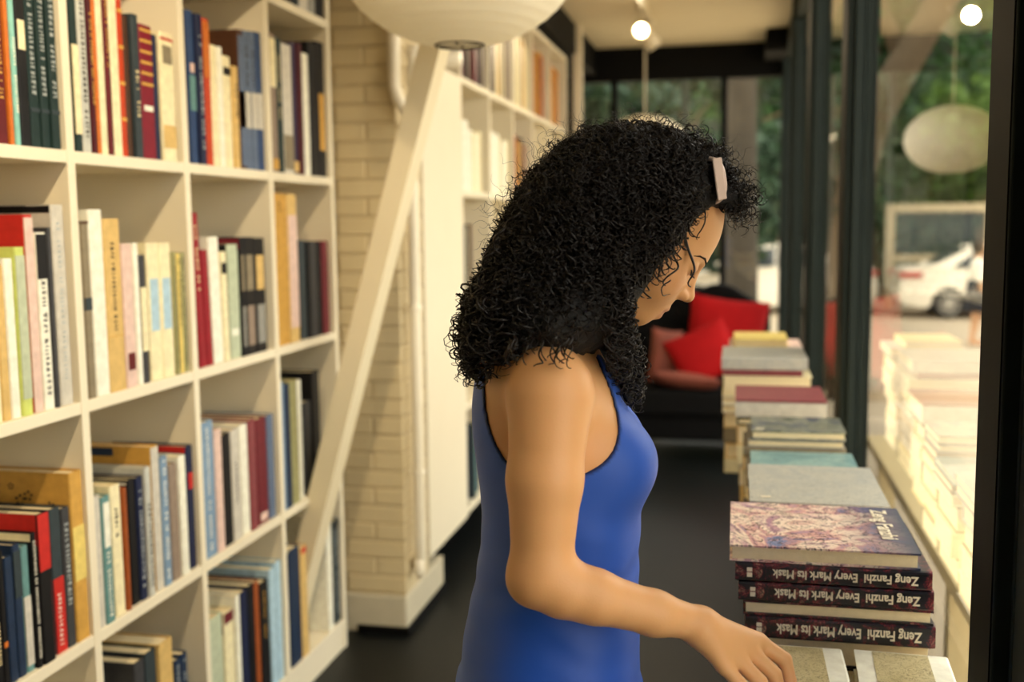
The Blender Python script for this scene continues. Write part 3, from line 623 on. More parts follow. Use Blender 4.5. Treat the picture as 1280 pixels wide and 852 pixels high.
NAMEC = dict(ltgrey='pale grey', dkgrey='charcoal')
def stack(yf, yb, rows, where, n_hidden=('taupe', 'cream', 'dkgrey'), zmin=ZT):
    """rows from top: (u0,u1,v_top,v_bottom,colour,face,desc,covermat)"""
    zl = None; out = []
    for i, (u0, u1, vt, vb_, ck, fc, desc, cm) in enumerate(rows):
        um = (u0 + u1) / 2
        zt = ZX(um, vt, yf)[1] if zl is None else zl; zl = ZX(um, vb_, yf)[1]
        x0 = ZX(u0, (vt + vb_) / 2, yf)[0]; x1 = min(ZX(u1, (vt + vb_) / 2, yf)[0], 0.312)
        out.append((lying(x0, x1, yf + .002 * (i % 2), yb - .004 * (i % 3), zl + .0003, zt, fc, ck, '%s, %s' % (desc, where), covermat=cm), x0, x1, zt))
    n = max(1, round((zl - zmin) / .05)); dz = (zl - zmin) / n
    for i in range(n):
        ck = n_hidden[i % len(n_hidden)]
        lying(x0 + random.uniform(.0, .012), x1 - random.uniform(0, .02), yf + .004, yb - .006, zl - dz * (i + 1) + .0003, zl - dz * i, ('pages', 'spine')[i % 2], ck, '%s book low down, %s of the under layers, %s' % (NAMEC.get(ck, ck), ORD[i], where))
    return out
s = stack(1.985, 2.30, [(937, 1113, 629, 643, 'ltgrey', 'pages', 'grey printed book behind the lettered books', GREYART), (940, 1112, 643, 660, 'grey', 'spine', 'grey book', None)], 'in the grey-topped pile', ('ltgrey', 'dkgrey', 'cream'))
sticker(s[0][0], s[0][1] + .03, 2.02, s[0][3])
s = stack(2.345, 2.575, [(939, 1078, 592, 600, 'teal', 'pages', 'teal book with glossy cover', AQUAART), (933, 1080, 600, 612, 'taupe', 'spine', 'taupe book', None), (932, 1080, 612, 626, 'cream', 'pages', 'cream book', None)], 'in the teal-topped pile')
sticker(s[0][0], s[0][1] + .025, 2.365, s[0][3])
s = stack(2.60, 2.80, [(939, 1058, 539, 550, 'dkgrey', 'pages', 'book with dark green and blue cover', GREENART), (934, 1056, 550, 560, 'grey', 'pages', 'grey book', None), (929, 1058, 560, 572, 'taupe', 'spine', 'taupe-grey book', None), (929, 1060, 572, 590, 'tan', 'pages', 'tan book', None)], 'in the dark-green-topped pile', ('taupe', 'tan', 'dkgrey'))
sticker(s[0][0], s[0][1] + .02, 2.62, s[0][3])
s = stack(2.93, 3.19, [(919, 1034, 500, 503, 'mauve', 'spine', 'thin dusty red book', cmat('mauve')), (919, 1034, 503, 523, 'ltgrey', 'spine', 'thick grey-white book', None), (921, 1030, 523, 532, 'dkgreen', 'pages', 'dark green book', None)], 'in the red-topped pile', ('tan', 'cream', 'ltgrey'))
s = stack(3.30, 3.60, [(902, 1010, 447, 463, 'ltgrey', 'spine', 'thick pale grey picture book', GREYART), (904, 1003, 463, 470, 'mauve', 'spine', 'thin dark red book', None), (903, 1015, 470, 496, 'cream', 'pages', 'thick cream book', None), (903, 1010, 496, 506, 'white', 'pages', 'white book', None), (903, 1010, 506, 517, 'white', 'pages', 'slightly thicker white book', None)], 'in the tall cream pile', ('tan', 'taupe', 'tan', 'cream'))
s = stack(3.72, 3.98, [(917, 985, 424, 433, 'yellow', 'pages', 'small cream-yellow book', None), (911, 1003, 433, 443, 'pink', 'pages', 'pale pinkish book', None), (915, 1000, 443, 449, 'dkgreen', 'pages', 'thin dark green book', None)], 'on the farthest pile', ('tan', 'cream', 'ltgrey'))
# ------------------------------------------------------------------ paper lanterns and spot lights
PAPER = mat('lantern_paper', (252, 246, 228), 0.8, 0.02, 20, trans=0.45)
WIRE = mat('dark_wire', (60, 50, 36), .5, 0)
def lantern(name, label, c, R, ztop, n=48):
    o = thing(name, label, 'lantern', c, group='paper lanterns')
    prof = []; N = 88; b = R * .74
    a0 = 0.20
    for i in range(N + 1):
        t = -math.pi / 2 + a0 + (math.pi - 2 * a0) * i / N
        rr = 1 + 0.006 * (-abs(math.sin(i * math.pi / 4)))
        prof.append((R * math.cos(t) * rr, b * math.sin(t) * rr))
    MB().lathe(prof, 64).build('shade', PAPER, o, True)
    zb_ = prof[0][1]; rb = prof[0][0]
    ring = [(rb * math.cos(a), rb * math.sin(a), zb_) for a in np.linspace(0, 2 * math.pi, 33)]
    MB().tube(ring, 0.0035, 6).build('bottom_ring', WIRE, o, True)
    ring = [(rb * math.cos(a), rb * math.sin(a), -zb_) for a in np.linspace(0, 2 * math.pi, 33)]
    MB().tube(ring, 0.003, 6).build('top_ring', WIRE, o, True)
    MB().tube([(-rb, 0, zb_), (rb, 0, zb_)], .002, 6).tube([(0, -rb, zb_), (0, rb, zb_)], .002, 6).build('wire_cross', WIRE, o)
    MB().tube([(0, 0, -zb_ - .10), (0, 0, ztop - c[2])], .006, 8).build('cord', mat('cord_white', (214, 204, 178), .6, 0), o)
    MB().lathe([(.018, 0), (.03, .03), (.03, .07), (.012, .09), (.001, .091)], 16, (0, 0, -.05 - zb_ * .2)).build('socket', mat('cord_white', (214, 204, 178)), o, True)
    MB().lathe([(.001, -.06), (.03, -.045), (.04, 0), (.018, .045)], 16, (0, 0, -.09 - zb_ * .2)).build('bulb', INK, o, True)
    MB().lathe([(.001, -.03), (.05, -.028), (.05, 0)], 16, (0, 0, ztop - c[2])).build('ceiling_rose', WHITE, o, True)
    return o
c1 = hit(573, -58, 1, 2.75)
lantern('paper_lantern', 'big white paper lantern cut by the top edge', tuple(c1), 0.318, ZC)
c2 = hit(806, 184, 1, 7.5)
lantern('paper_lantern', 'far paper lantern hanging behind the head', tuple(c2), 0.30, ZC)

SPOTW = mat('spot_white', (226, 214, 186), .4, .03)
GLOW = bpy.data.materials.new('lamp_glow'); GLOW.use_nodes = True
_b = GLOW.node_tree.nodes['Principled BSDF']; _b.inputs['Emission Color'].default_value = (1, .84, .55, 1); _b.inputs['Emission Strength'].default_value = 22
tr = thing('light_track', 'white ceiling track carrying the spot lights', 'track', (-0.60, 4.5, ZC - .03))
MB().box(-.018, .018, -4.6, -1.4, 0, .029).build('rail', SPOTW, tr)
MB().box(-.018, .018, -1.4, 2.9, 0, .029).build('rail', SPOTW, tr)
MB().box(-.022, .022, 2.9, 2.98, -.005, .029).build('end_cap', SPOTW, tr)
def spot(label, loc, aim, lit, watts=30):
    o = thing('spot_light', label, 'spot light', loc, group='ceiling spot lights')
    MB().lathe([(.001, -.10), (.008, -.10), (.008, 0), (.03, 0), (.03, .012), (.001, .012)], 12).build('stem', SPOTW, o, True)
    d = Vector(aim).normalized(); M = Matrix.Translation((0, 0, -.11)) @ d.to_track_quat('-Z', 'Y').to_matrix().to_4x4()
    MB().lathe([(.001, .06), (.03, .058), (.045, .03), (.05, -.07), (.046, -.07), (.040, .02), (.001, .025)], 20).build('head', SPOTW, o, True, M=M)
    g = MB().lathe([(.001, -.066), (.03, -.062), (.038, -.05), (.03, .01)], 16).build('bulb', GLOW if lit else INK, o, True, M=M)
    if lit:
        ld = bpy.data.lights.new('spot_glow', 'SPOT'); ld.energy = watts; ld.color = (1, .8, .52); ld.spot_size = math.radians(80); ld.spot_blend = .6; ld.shadow_soft_size = .04
        l = bpy.data.objects.new('spot_glow', ld); COL.objects.link(l); l.parent = o; l.matrix_local = M @ Matrix.Translation((0, 0, -.08))
spot('lit ceiling spot near the viewer aimed at the near bookcase', (-.58, 0.55, ZC - .03), (-.62, .95, -1.0), True, 34)
spot('lit ceiling spot above the viewer aimed along the bookcase', (-.58, 1.25, ZC - .03), (-.60, .85, -1.05), True, 30)
spot('lit white ceiling spot light aimed at the viewer', (-.62, 7.0, ZC - .03), (0.02, -1, -.35), True)
spot('unlit white spot head just beyond the lit one', (-.60, 7.22, ZC - .03), (.5, .5, -.8), False)
spot('unlit white spot head at the far track end', (-.60, 7.36, ZC - .03), (.6, .3, -.8), False)
spot('unlit white spot head nearest on the track', (-.60, 4.7, ZC - .03), (-.8, .1, -.7), False)
# ------------------------------------------------------------------ sofa and cushions by the back window
SOFA = mat('black_velvet', (8, 7, 7), .8, .2, 10, spec=.15)
sf = thing('sofa', 'black sofa with a humped carved back by the far window', 'sofa', (-0.32, 7.25, 0))
def cushion_mesh(w, h, t, n=14, pinch=.07):
    V = []; Fq = []
    for s in (1, -1):
        for i in range(n + 1):
            for j in range(n + 1):
                a, b = -1 + 2 * i / n, -1 + 2 * j / n
                k = ((1 - a * a) * (1 - b * b)) ** .42
                V.append((a * w / 2 * (1 - pinch * (1 - b * b) ** 1 * abs(a) ** 2 * 1), s * t / 2 * k, b * h / 2 * (1 - pinch * (1 - a * a) * b * b)))
    o = (n + 1) ** 2
    for i in range(n):
        for j in range(n):
            q = (i * (n + 1) + j, (i + 1) * (n + 1) + j, (i + 1) * (n + 1) + j + 1, i * (n + 1) + j + 1)
            Fq.append(q); Fq.append(tuple(o + x for x in q[::-1]))
    return npmesh('cushion', np.array(V), np.array(Fq))
def soft_box(x0, x1, y0, y1, z0, z1, r):
    return MB().box(x0, x1, y0, y1, z0, z1), r
for nm, b in (('seat', (-.78, .52, -.62, .1, .28, .45)), ('base', (-.78, .52, -.58, .12, .12, .28))):
    MB().box(*b).build(nm, SOFA, sf, bevel=.03)
prof = [(-.79, .30)] + [(x, .90 + .10 * math.exp(-((x + .22) / .30) ** 2) + .16 * math.exp(-((x - .22) / .22) ** 2)) for x in np.linspace(-.79, .54, 28)] + [(.54, .30)]
mb = MB(); n = len(prof); mb.prism(prof, .08, .22, (0, 2, 1)); mb.build('backrest', SOFA, sf, bevel=.025)
for x in (-.82, .50): MB().box(x, x + .10, -.62, .18, .12, .64).build('arm', SOFA, sf, bevel=.03)
for x in (-.78, .50):
    for y in (-.55, .1): MB().lathe([(.02, 0), (.03, .12)], 10, (x, y, 0)).build('leg', BLACK, sf, True)
RED = mat('red_cloth', (158, 14, 18), .8, .15, 14, .15, 300, spec=.15)
ROSE = mat('rose_cloth', (128, 66, 52), .75, .35, 9, .15, 300)
def cushion(label, u, v, Y, w, h, t, rx, ry, rz, m):
    p = hit(u, v, 1, Y); o = link('cushion', cushion_mesh(w, h, t), m)
    o.location = tuple(p); o.rotation_euler = (math.radians(rx), math.radians(ry), math.radians(rz))
    return tag(o, label, 'cushion', 'cushions on the black sofa')
cushion('large bright red cushion leaning on the sofa back', 907, 418, 7.12, .52, .50, .16, -14, 7, 0, RED)
cushion('second red cushion tilted in front of the large one', 880, 442, 6.80, .42, .36, .13, -25, -25, 8, RED)
cushion('rose and tan striped cushion at the sofa end', 831, 445, 6.90, .20, .36, .13, -12, 8, 10, ROSE)
cushion('flat rose cushion lying on the sofa seat', 858, 476, 6.72, .44, .26, .10, 72, 6, 0, ROSE)
lc = thing('low_cabinet', 'low cream cabinet standing behind the sofa end', 'cabinet', (-0.92, 8.2, 0))
MB().box(-.28, .30, -.2, .2, .0, .92).build('body', WHITE, lc, bevel=.006)
MB().box(-.30, .32, -.22, .2, .92, .95).build('top', WHITE, lc, bevel=.004)
for x in (-.27, .01): MB().box(x, x + .27, -.215, -.2, .06, .88).build('door', WALLP, lc, bevel=.004)

# ------------------------------------------------------------------ outdoors
ZG = -0.5
GROUND = mat('pale_paving', (184, 168, 142), .8, .08, .6, .2, 8)
struct('ground', MB().box(-40, 60, -20, 60, ZG - .2, ZG), GROUND, 'bright pale street outside the glass')
struct('trim_11', MB().box(-1.9, 0.44, -3.3, YEND + .1, ZG, -0.1), PLINTH, 'masonry base under the shop')
struct('trim_12', MB().box(-20, 40, 12.2, 12.45, ZG, ZG + .10), mat('kerb_stone', (196, 176, 146), .8), 'stone kerb along the street')

CARP = mat('white_car_paint', (238, 228, 206), .25, .02, 3, spec=.6)
CARG = mat('car_glass', (30, 38, 38), .1, 0, spec=.7)
TYRE = mat('tyre', (26, 24, 22), .8, .1)
RIM = mat('alloy_rim', (190, 184, 170), .35, .05, metal=.4)
LAMP = mat('tail_lamp', (176, 26, 24), .3, 0)
def sedan(label, loc, flip=1):
    o = thing('parked_car', label, 'car', loc, group='parked white cars')
    s = flip
    # side outline, tail at x=0, nose at x=4.6
    low = [(0.06, .32), (0.0, .55), (0.05, .92), (0.12, 1.0), (0.75, 1.03), (1.3, .98), (2.6, .94), (3.4, .90), (4.3, .74), (4.55, .58), (4.58, .36), (4.4, .24)]
    arch = []
    for cx in (3.72, 0.92):
        for k in range(9):
            a = math.pi * k / 8; arch.append((cx + .36 * math.cos(a), .30 + .36 * math.sin(a)))
    out = low + [(4.1, .22)] + arch[:9] + [(3.3, .22), (1.3, .22)] + arch[9:] + [(.5, .24)]
    n = len(out); V = []; Fq = []
    for hw in (-.88, -.80, .80, .88):
        for x, z in out:
            tp = 1 - .06 * max(0, (abs(x - 2.3) - 1.4)) - (0.03 if z > .85 else 0)
            zz_ = z if abs(hw) < .85 else .32 + (z - .32) * .97
            V.append((s * x, hw * tp, zz_))
    for r in range(3):
        for i in range(n): Fq.append((r * n + i, r * n + (i + 1) % n, (r + 1) * n + (i + 1) % n, (r + 1) * n + i))
    Fq += [tuple(range(n)), tuple(3 * n + i for i in range(n))][:2]
    MB().add(V, Fq).build('body', CARP, o, bevel=.02)
    def cab(pts, hw0, hw1, nm, m, grow=0):
        zs = [z for _, z in pts]; z0, z1 = min(zs), max(zs); V = []; k = len(pts)
        for sg in (-1, 1):
            for x, z in pts: V.append((s * x, sg * ((hw0 + (hw1 - hw0) * (z - z0) / (z1 - z0)) + grow), z))
        MB().add(V, [tuple(range(k)), tuple(k + i for i in range(k))[::-1]] + [(i, (i + 1) % k, k + (i + 1) % k, k + i) for i in range(k)]).build(nm, m, o, bevel=.02)
    cab([(.55, 1.0), (.80, 1.12), (1.35, 1.40), (1.9, 1.47), (2.5, 1.44), (3.05, 1.20), (3.45, .92)], .78, .60, 'cabin', CARP)
    cab([(1.05, 1.04), (1.45, 1.33), (2.0, 1.38), (2.02, 1.03)], .785, .645, 'rear_side_window', CARG, .012)
    cab([(2.12, 1.03), (2.10, 1.38), (2.48, 1.36), (2.95, 1.16), (3.15, 1.0)], .785, .655, 'front_side_window', CARG, .012)
    V = [(s * .72, -.55, 1.11), (s * .72, .55, 1.11), (s * 1.30, .5, 1.40), (s * 1.30, -.5, 1.40)]
    MB().add([(x, y, z + .015) for x, y, z in V] + [(x, y, z - .03) for x, y, z in V], [(0, 1, 2, 3), (7, 6, 5, 4), (0, 4, 5, 1), (2, 6, 7, 3), (1, 5, 6, 2), (3, 7, 4, 0)]).build('rear_window', CARG, o)
    for sg in (-1, 1):
        x0, x1 = sorted((s * -.015, s * .42)); y0, y1 = sorted((sg * .62, sg * .865))
        MB().box(x0, x1, y0, y1, .82, .93).build('tail_light', LAMP, o, bevel=.02)
        x0, x1 = sorted((s * 1.98, s * 1.995)); MB().box(x0, x1, *sorted((sg * .85, sg * .868)), .35, .93).build('door_seam', TYRE, o)
        for cx in (.92, 3.72):
            w = MB()
            for yy in (sg * .70, sg * .88): pass
            M = Matrix.Translation((s * cx, sg * .78, .315)) @ Matrix.Rotation(math.pi / 2, 4, 'X')
            wh = MB().lathe([(.001, -.1), (.20, -.1), (.30, -.09), (.315, -.06), (.315, .06), (.30, .09), (.20, .1), (.001, .1)], 28).build('wheel', TYRE, o, True, M=M)
            rm = MB().lathe([(.001, .112), (.05, .112), (.06, .10), (.20, .096), (.215, .108), (.22, .09)], 28)
            rm.lathe([(.001, -.112), (.05, -.112), (.06, -.10), (.20, -.096), (.215, -.108), (.22, -.09)], 28)
            for q in range(10):
                a = q * math.pi / 5
                for zz_ in (.104, -.104): rm.box(.05, .205, -.014, .014, zz_ - .006, zz_ + .006, Matrix.Rotation(a, 4, 'Z'))
            rm.build('rim', RIM, wh)
    MB().box(*sorted((s * -.03, s * .25)), -.8, .8, .36, .50).build('bumper', CARP, o, bevel=.03)
    return o
def gpt(u, v, z=ZG): return hit(u, v, 2, z)
a = gpt(1122, 397)
sedan('white car with red tail lamp parked near the notice frame', (a[0], a[1] + .6, ZG))
a = gpt(1097, 394)
sedan('white car parked beyond the dark window posts', (a[0] , a[1] + 1.0, ZG), -1)
# notice frame
STONE = mat('beige_frame', (190, 172, 138), .7, .1)
nf = thing('notice_frame', 'beige framed glass notice board behind the white car', 'notice board', tuple(hit(1168, 275, 1, 25.0) * np.array([1, 1, 0]) + np.array([0, 0, ZG])))
def nx(u): return hit(u, 300, 1, 25.0)[0] - nf.location.x
zt_, zb2 = hit(1168, 265, 1, 25.0)[2] - ZG, hit(1168, 318, 1, 25.0)[2] - ZG
for u in (1107, 1231): MB().box(nx(u), nx(u) + .18, -.08, .08, 0, zt_).build('post', STONE, nf, bevel=.01)
MB().box(nx(1107), nx(1231) + .18, -.09, .09, zt_, zt_ + .18).build('top_rail', STONE, nf, bevel=.01)
MB().box(nx(1107) + .18, nx(1231), -.07, .07, zb2 - .16, zb2).build('bottom_rail', STONE, nf, bevel=.01)
MB().box(nx(1107) + .18, nx(1231), -.02, .02, zb2, zt_).build('pane', mat('dark_pane', (48, 58, 54), .15, .3, 2), nf)

# trees
BARK = mat('bark', (96, 82, 62), .9, .35, 12, .8, 30)
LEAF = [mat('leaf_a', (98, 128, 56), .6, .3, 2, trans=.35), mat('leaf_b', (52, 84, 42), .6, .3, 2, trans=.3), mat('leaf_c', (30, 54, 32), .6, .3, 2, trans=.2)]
def leaves(n, blobs, size):
    V = np.zeros((n * 4, 3)); k = rng.integers(0, len(blobs), n); B = np.array(blobs)
    d = rng.normal(size=(n, 3)); d /= np.linalg.norm(d, axis=1)[:, None]
    c = B[k, :3] + d * B[k, 3:4] * (rng.random((n, 1)) ** .4)
    a = rng.normal(size=(n, 3)); a /= np.linalg.norm(a, axis=1)[:, None]; b = np.cross(a, rng.normal(size=(n, 3))); b /= np.linalg.norm(b, axis=1)[:, None]
    s = size * rng.uniform(.6, 1.3, (n, 1))
    V[0::4] = c - a * s; V[1::4] = c + b * s * .5; V[2::4] = c + a * s; V[3::4] = c - b * s * .5
    return V, np.arange(n * 4).reshape(n, 4)
def tree(label, x, y, h, r, lm, lean=(0, 0), tr=.16, n=2600, low=.35, group='street trees'):
    o = thing('tree', label, 'tree', (x, y, ZG), group=group)
    top_ = (lean[0] * h, lean[1] * h, h * .8)
    pts = [(top_[0] * t, top_[1] * t + .05 * math.sin(5 * t), top_[2] * t) for t in np.linspace(0, 1, 9)]
    mb = MB().tube(pts, [tr * (1 - .6 * t) for t in np.linspace(0, 1, 9)], 10)
    mb.build('trunk', BARK, o, True)
    for k in range(5):
        a = k * 1.3; t = .5 + .08 * k; p = Vector([top_[0] * t, top_[1] * t, top_[2] * t])
        MB().tube([p, p + Vector((math.cos(a) * r * .4, math.sin(a) * r * .4, r * .35)), p + Vector((math.cos(a) * r * .8, math.sin(a) * r * .8, r * .5))], [tr * .35, tr * .2, tr * .08], 7).build('branch', BARK, o, True)
    bl = []
    for k in range(16):
        a = random.uniform(0, 6.28); q = random.uniform(0, r)
        bl.append((top_[0] + q * math.cos(a), top_[1] + q * math.sin(a), h * random.uniform(low, 1.0), r * random.uniform(.28, .5)))
    V, Fq = leaves(n, bl, .16)
    f = link('foliage', npmesh('foliage', V, Fq, False), lm, o); f['kind'] = 'stuff'
    return o
lt = gpt(1056, 497); lt_o = thing('tree', 'leaning street tree outside with its bent trunk crossing the glass', 'tree', tuple(lt), group='street trees')
pp = [np.array([0, 0, 0])] + [hit(u, v, 1, lt[1]) - lt for u, v in ((1060, 330), (1070, 215), (1092, 145), (1130, 80), (1175, 5), (1230, -90), (1280, -200))]
MB().tube(pp, [.26, .23, .21, .20, .18, .16, .13, .09], 12).build('trunk', BARK, lt_o, True)
for a, b in ((4, (-.6, .2, 1.3)), (5, (.9, .3, 1.0)), (6, (-.5, -.2, 1.1))): MB().tube([pp[a], pp[a] + np.array(b) * .5 + np.array([0, 0, .1]), pp[a] + np.array(b)], [.10, .07, .03], 8).build('branch', BARK, lt_o, True)
V, Fq = leaves(3200, [(*(pp[6] + np.array(d)), .8) for d in ((0, 0, .8), (.9, .3, .6), (-.7, .2, 1.0), (.4, -.3, 1.6), (1.6, .2, 1.3), (-1.4, .4, 1.5))], .13)
link('foliage', npmesh('foliage', V, Fq, False), LEAF[0], lt_o)['kind'] = 'stuff'
o = thing('tree', 'straight grey-brown trunk outside the back window', 'tree', (hit(925, 300, 1, 10.6)[0], 10.6, ZG))
MB().tube([(0, 0, 0), (0.01, 0, 1.5), (-.02, 0, 3), (0, 0, 4.5)], [.19, .165, .16, .15], 14).build('trunk', mat('grey_bark', (50, 44, 34), .9, .3, 14, .8, 40), o, True)
V, Fq = leaves(1200, [(0, 0, 4.6, .9), (.6, .2, 4.3, .7), (-.5, .1, 4.5, .8)], .13)
link('foliage', npmesh('foliage', V, Fq, False), LEAF[1], o)['kind'] = 'stuff'
TL = ['dark leafy tree left behind the head', 'dark tree behind the far lantern', 'bushy tree above the far white car', 'green tree seen between two dark posts', 'sunlit tree above the notice frame', 'broad sunlit tree beside the near post', 'tree far right beyond the near post', 'tree at the far left of the street']
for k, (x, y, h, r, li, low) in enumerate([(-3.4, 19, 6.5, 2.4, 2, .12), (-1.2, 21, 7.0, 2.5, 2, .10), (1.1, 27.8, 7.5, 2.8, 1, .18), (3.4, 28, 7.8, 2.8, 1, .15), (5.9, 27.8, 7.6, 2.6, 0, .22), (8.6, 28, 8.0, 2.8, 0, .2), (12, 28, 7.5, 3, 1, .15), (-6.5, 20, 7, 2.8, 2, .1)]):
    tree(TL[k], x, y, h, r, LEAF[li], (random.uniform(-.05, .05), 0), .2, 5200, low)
hd = thing('hedge', 'long dark hedge closing the far side of the street', 'hedge', (4, 31.4, ZG))
bl = [(x, random.uniform(-.5, .5), random.uniform(.5, 3.4), 1.0) for x in np.linspace(-20, 20, 70)]
V, Fq = leaves(14000, bl, .24)
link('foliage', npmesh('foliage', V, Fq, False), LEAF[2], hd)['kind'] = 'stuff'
fw = struct('wall_street', MB().box(-22, 34, 34, 34.4, ZG, 9), mat('far_wall', (48, 54, 44), .9, .3, .6), 'dim facade beyond the trees across the street')
# ------------------------------------------------------------------ signed-distance modelling for figures
def v3(p): return np.asarray(p, float)
def rcone(a, b, ra, rb):
    a, b = v3(a), v3(b); ab = b - a; L2 = float(ab @ ab) + 1e-12
    def f(P):
        t = np.clip(((P - a) @ ab) / L2, 0, 1)
        return np.linalg.norm(P - a - t[:, None] * ab, axis=1) - (ra + (rb - ra) * t)
    return f
def ellip(c, r, Rm=None):
    c, r = v3(c), v3(r)
    def f(P):
        q = P - c
        if Rm is not None: q = q @ Rm
        k0 = np.linalg.norm(q / r, axis=1); k1 = np.linalg.norm(q / (r * r), axis=1) + 1e-9
        return np.where(k0 < 1e-6, -r.min(), k0 * (k0 - 1) / k1)
    return f
def smin(a, b, k):
    if k <= 0: return np.minimum(a, b)
    h = np.maximum(k - np.abs(a - b), 0) / k
    return np.minimum(a, b) - h * h * k * .25
def smax(a, b, k): return -smin(-a, -b, k)
class Blend:
    """ordered list of (distance, smoothing, op)"""
    def __init__(s): s.p = []
    def add(s, f, k=.01): s.p.append((f, k, 1)); return s
    def cut(s, f, k=.004): s.p.append((f, k, -1)); return s
    def __call__(s, P, idx=None):
        d = None
        for i, (f, k, op) in enumerate(s.p):
            if idx is not None and i not in idx: continue
            e = f(P)
            if d is None: d = e if op > 0 else np.full(len(P), 1.0)
            elif op > 0: d = smin(d, e, k)
            else: d = smax(d, -e, k)
        return d if d is not None else np.full(len(P), 1.0)
def surface(field, lo, hi, h, n=12, blend=None):
    """sparse surface nets: field(P, idx) -> distance"""
    lo, hi = v3(lo), v3(hi); nb = np.ceil((hi - lo) / (h * n)).astype(int)
    g = np.stack(np.meshgrid(*[np.arange(k) for k in nb], indexing='ij'), -1).reshape(-1, 3)
    cen = lo + (g + .5) * n * h; R_ = n * h * .866
    parts = blend.p if blend is not None else None
    if parts is not None:
        D = np.stack([f(cen) for f, k, op in parts], 1); near = D < R_ * 2.0 + .07
        pos = np.array([op > 0 for _, _, op in parts]); keep = (near & pos).any(1)
        inside = (np.where(pos, D, 1).min(1) < -R_ * 1.5) & ~(near & ~pos).any(1); keep &= ~inside
    else:
        keep = np.abs(field(cen)) < R_ * 1.7 + .02; near = None
    ids = np.nonzero(keep)[0]
    o = np.stack(np.meshgrid(*[np.arange(n + 1)] * 3, indexing='ij'), -1).reshape(-1, 3)
    N = nb * n + 2; stride = np.array([N[1] * N[2], N[2], 1])
    VC, VP, E = [], [], []
    cor = [(a, b, c) for a in (0, 1) for b in (0, 1) for c in (0, 1)]
    for bi in ids:
        base = g[bi] * n
        P = lo + (base + o) * h
        d = (blend(P, set(np.nonzero(near[bi])[0])) if blend is not None else field(P))
        if d.min() > 0 or d.max() < 0: continue
        d = d.reshape(n + 1, n + 1, n + 1); s = d < 0
        c8 = np.stack([s[a:n + a, b:n + b, c:n + c] for a, b, c in cor], -1); cnt = c8.sum(-1); m = (cnt > 0) & (cnt < 8)
        ii = np.argwhere(m)
        if len(ii):
            acc = np.zeros((len(ii), 3)); num = np.zeros(len(ii))
            for ax in range(3):
                for p in range(2):
                    for q in range(2):
                        A = [0, 0, 0]; oth = [k for k in range(3) if k != ax]; A[oth[0]] = p; A[oth[1]] = q
                        B = list(A); B[ax] = 1
                        ia = ii + A; ib = ii + B
                        da, db = d[tuple(ia.T)], d[tuple(ib.T)]; cr = (da < 0) != (db < 0)
                        t = np.where(cr, da / np.where(cr, da - db, 1), 0)
                        pt = np.array(A, float)[None] + t[:, None] * (np.array(B) - np.array(A))
                        acc[cr] += pt[cr]; num[cr] += 1
            VP.append(lo + (base + ii + acc / num[:, None]) * h); VC.append((base + ii + 1) @ stride)
        for ax in range(3):
            sl0 = [slice(0, n)] * 3; sl1 = [slice(0, n)] * 3; sl1[ax] = slice(1, n + 1)
            a, b = s[tuple(sl0)], s[tuple(sl1)]
            e = np.argwhere(a != b)
            if len(e): E.append(np.concatenate([np.full((len(e), 1), ax), (base + e + 1) @ stride[:, None], a[tuple(e.T)][:, None]], 1))
    VC = np.concatenate(VC); VP = np.concatenate(VP); E = np.concatenate(E)
    VC, ix = np.unique(VC, return_index=True); VP = VP[ix]
    quads = []
    for ax in range(3):
        e = E[E[:, 0] == ax]; u, w = stride[(ax + 1) % 3], stride[(ax + 2) % 3]
        c = e[:, 1]; q = np.stack([c, c - u, c - u - w, c - w], 1)
        q[e[:, 2] == 0] = q[e[:, 2] == 0][:, ::-1]
        quads.append(q)
    Q = np.concatenate(quads); idx = np.searchsorted(VC, Q); idx = np.minimum(idx, len(VC) - 1)
    ok = (VC[idx] == Q).all(1)
    return VP, idx[ok][:, ::-1]
def fix_winding(V, Fq):
    a, b, c, d = (V[Fq[:, i]] for i in range(4)); vol = np.einsum('ij,ij->i', a, np.cross(b, c)).sum() + np.einsum('ij,ij->i', a, np.cross(c, d)).sum()
    return Fq if vol > 0 else Fq[:, ::-1]
def color_attr(me, cols):
    at = me.color_attributes.new('tint', 'FLOAT_COLOR', 'POINT'); c = np.ones((len(cols), 4), np.float32); c[:, :3] = cols; at.data.foreach_set('color', c.ravel())
def tint_mat(name, rough, sss=0.0, sheen=0.0, bump=0.0, bscale=300, spec=.4, sss_r=(1, .35, .2)):
    m = bpy.data.materials.new(name); m.use_nodes = True; nt = m.node_tree; b = nt.nodes['Principled BSDF']
    a = nt.nodes.new('ShaderNodeVertexColor'); a.layer_name = 'tint'; nt.links.new(a.outputs[0], b.inputs['Base Color'])
    b.inputs['Roughness'].default_value = rough; b.inputs['Specular IOR Level'].default_value = spec
    if sss: b.inputs['Subsurface Weight'].default_value = sss; b.inputs['Subsurface Radius'].default_value = sss_r; b.inputs['Subsurface Scale'].default_value = .006
    if sheen: b.inputs['Sheen Weight'].default_value = sheen
    if bump:
        tc = nt.nodes.new('ShaderNodeTexCoord'); n = nt.nodes.new('ShaderNodeTexNoise'); n.inputs['Scale'].default_value = bscale; bp = nt.nodes.new('ShaderNodeBump'); bp.inputs['Strength'].default_value = bump; bp.inputs['Distance'].default_value = .001
        nt.links.new(tc.outputs['Object'], n.inputs['Vector']); nt.links.new(n.outputs['Fac'], bp.inputs['Height']); nt.links.new(bp.outputs['Normal'], b.inputs['Normal'])
    return m

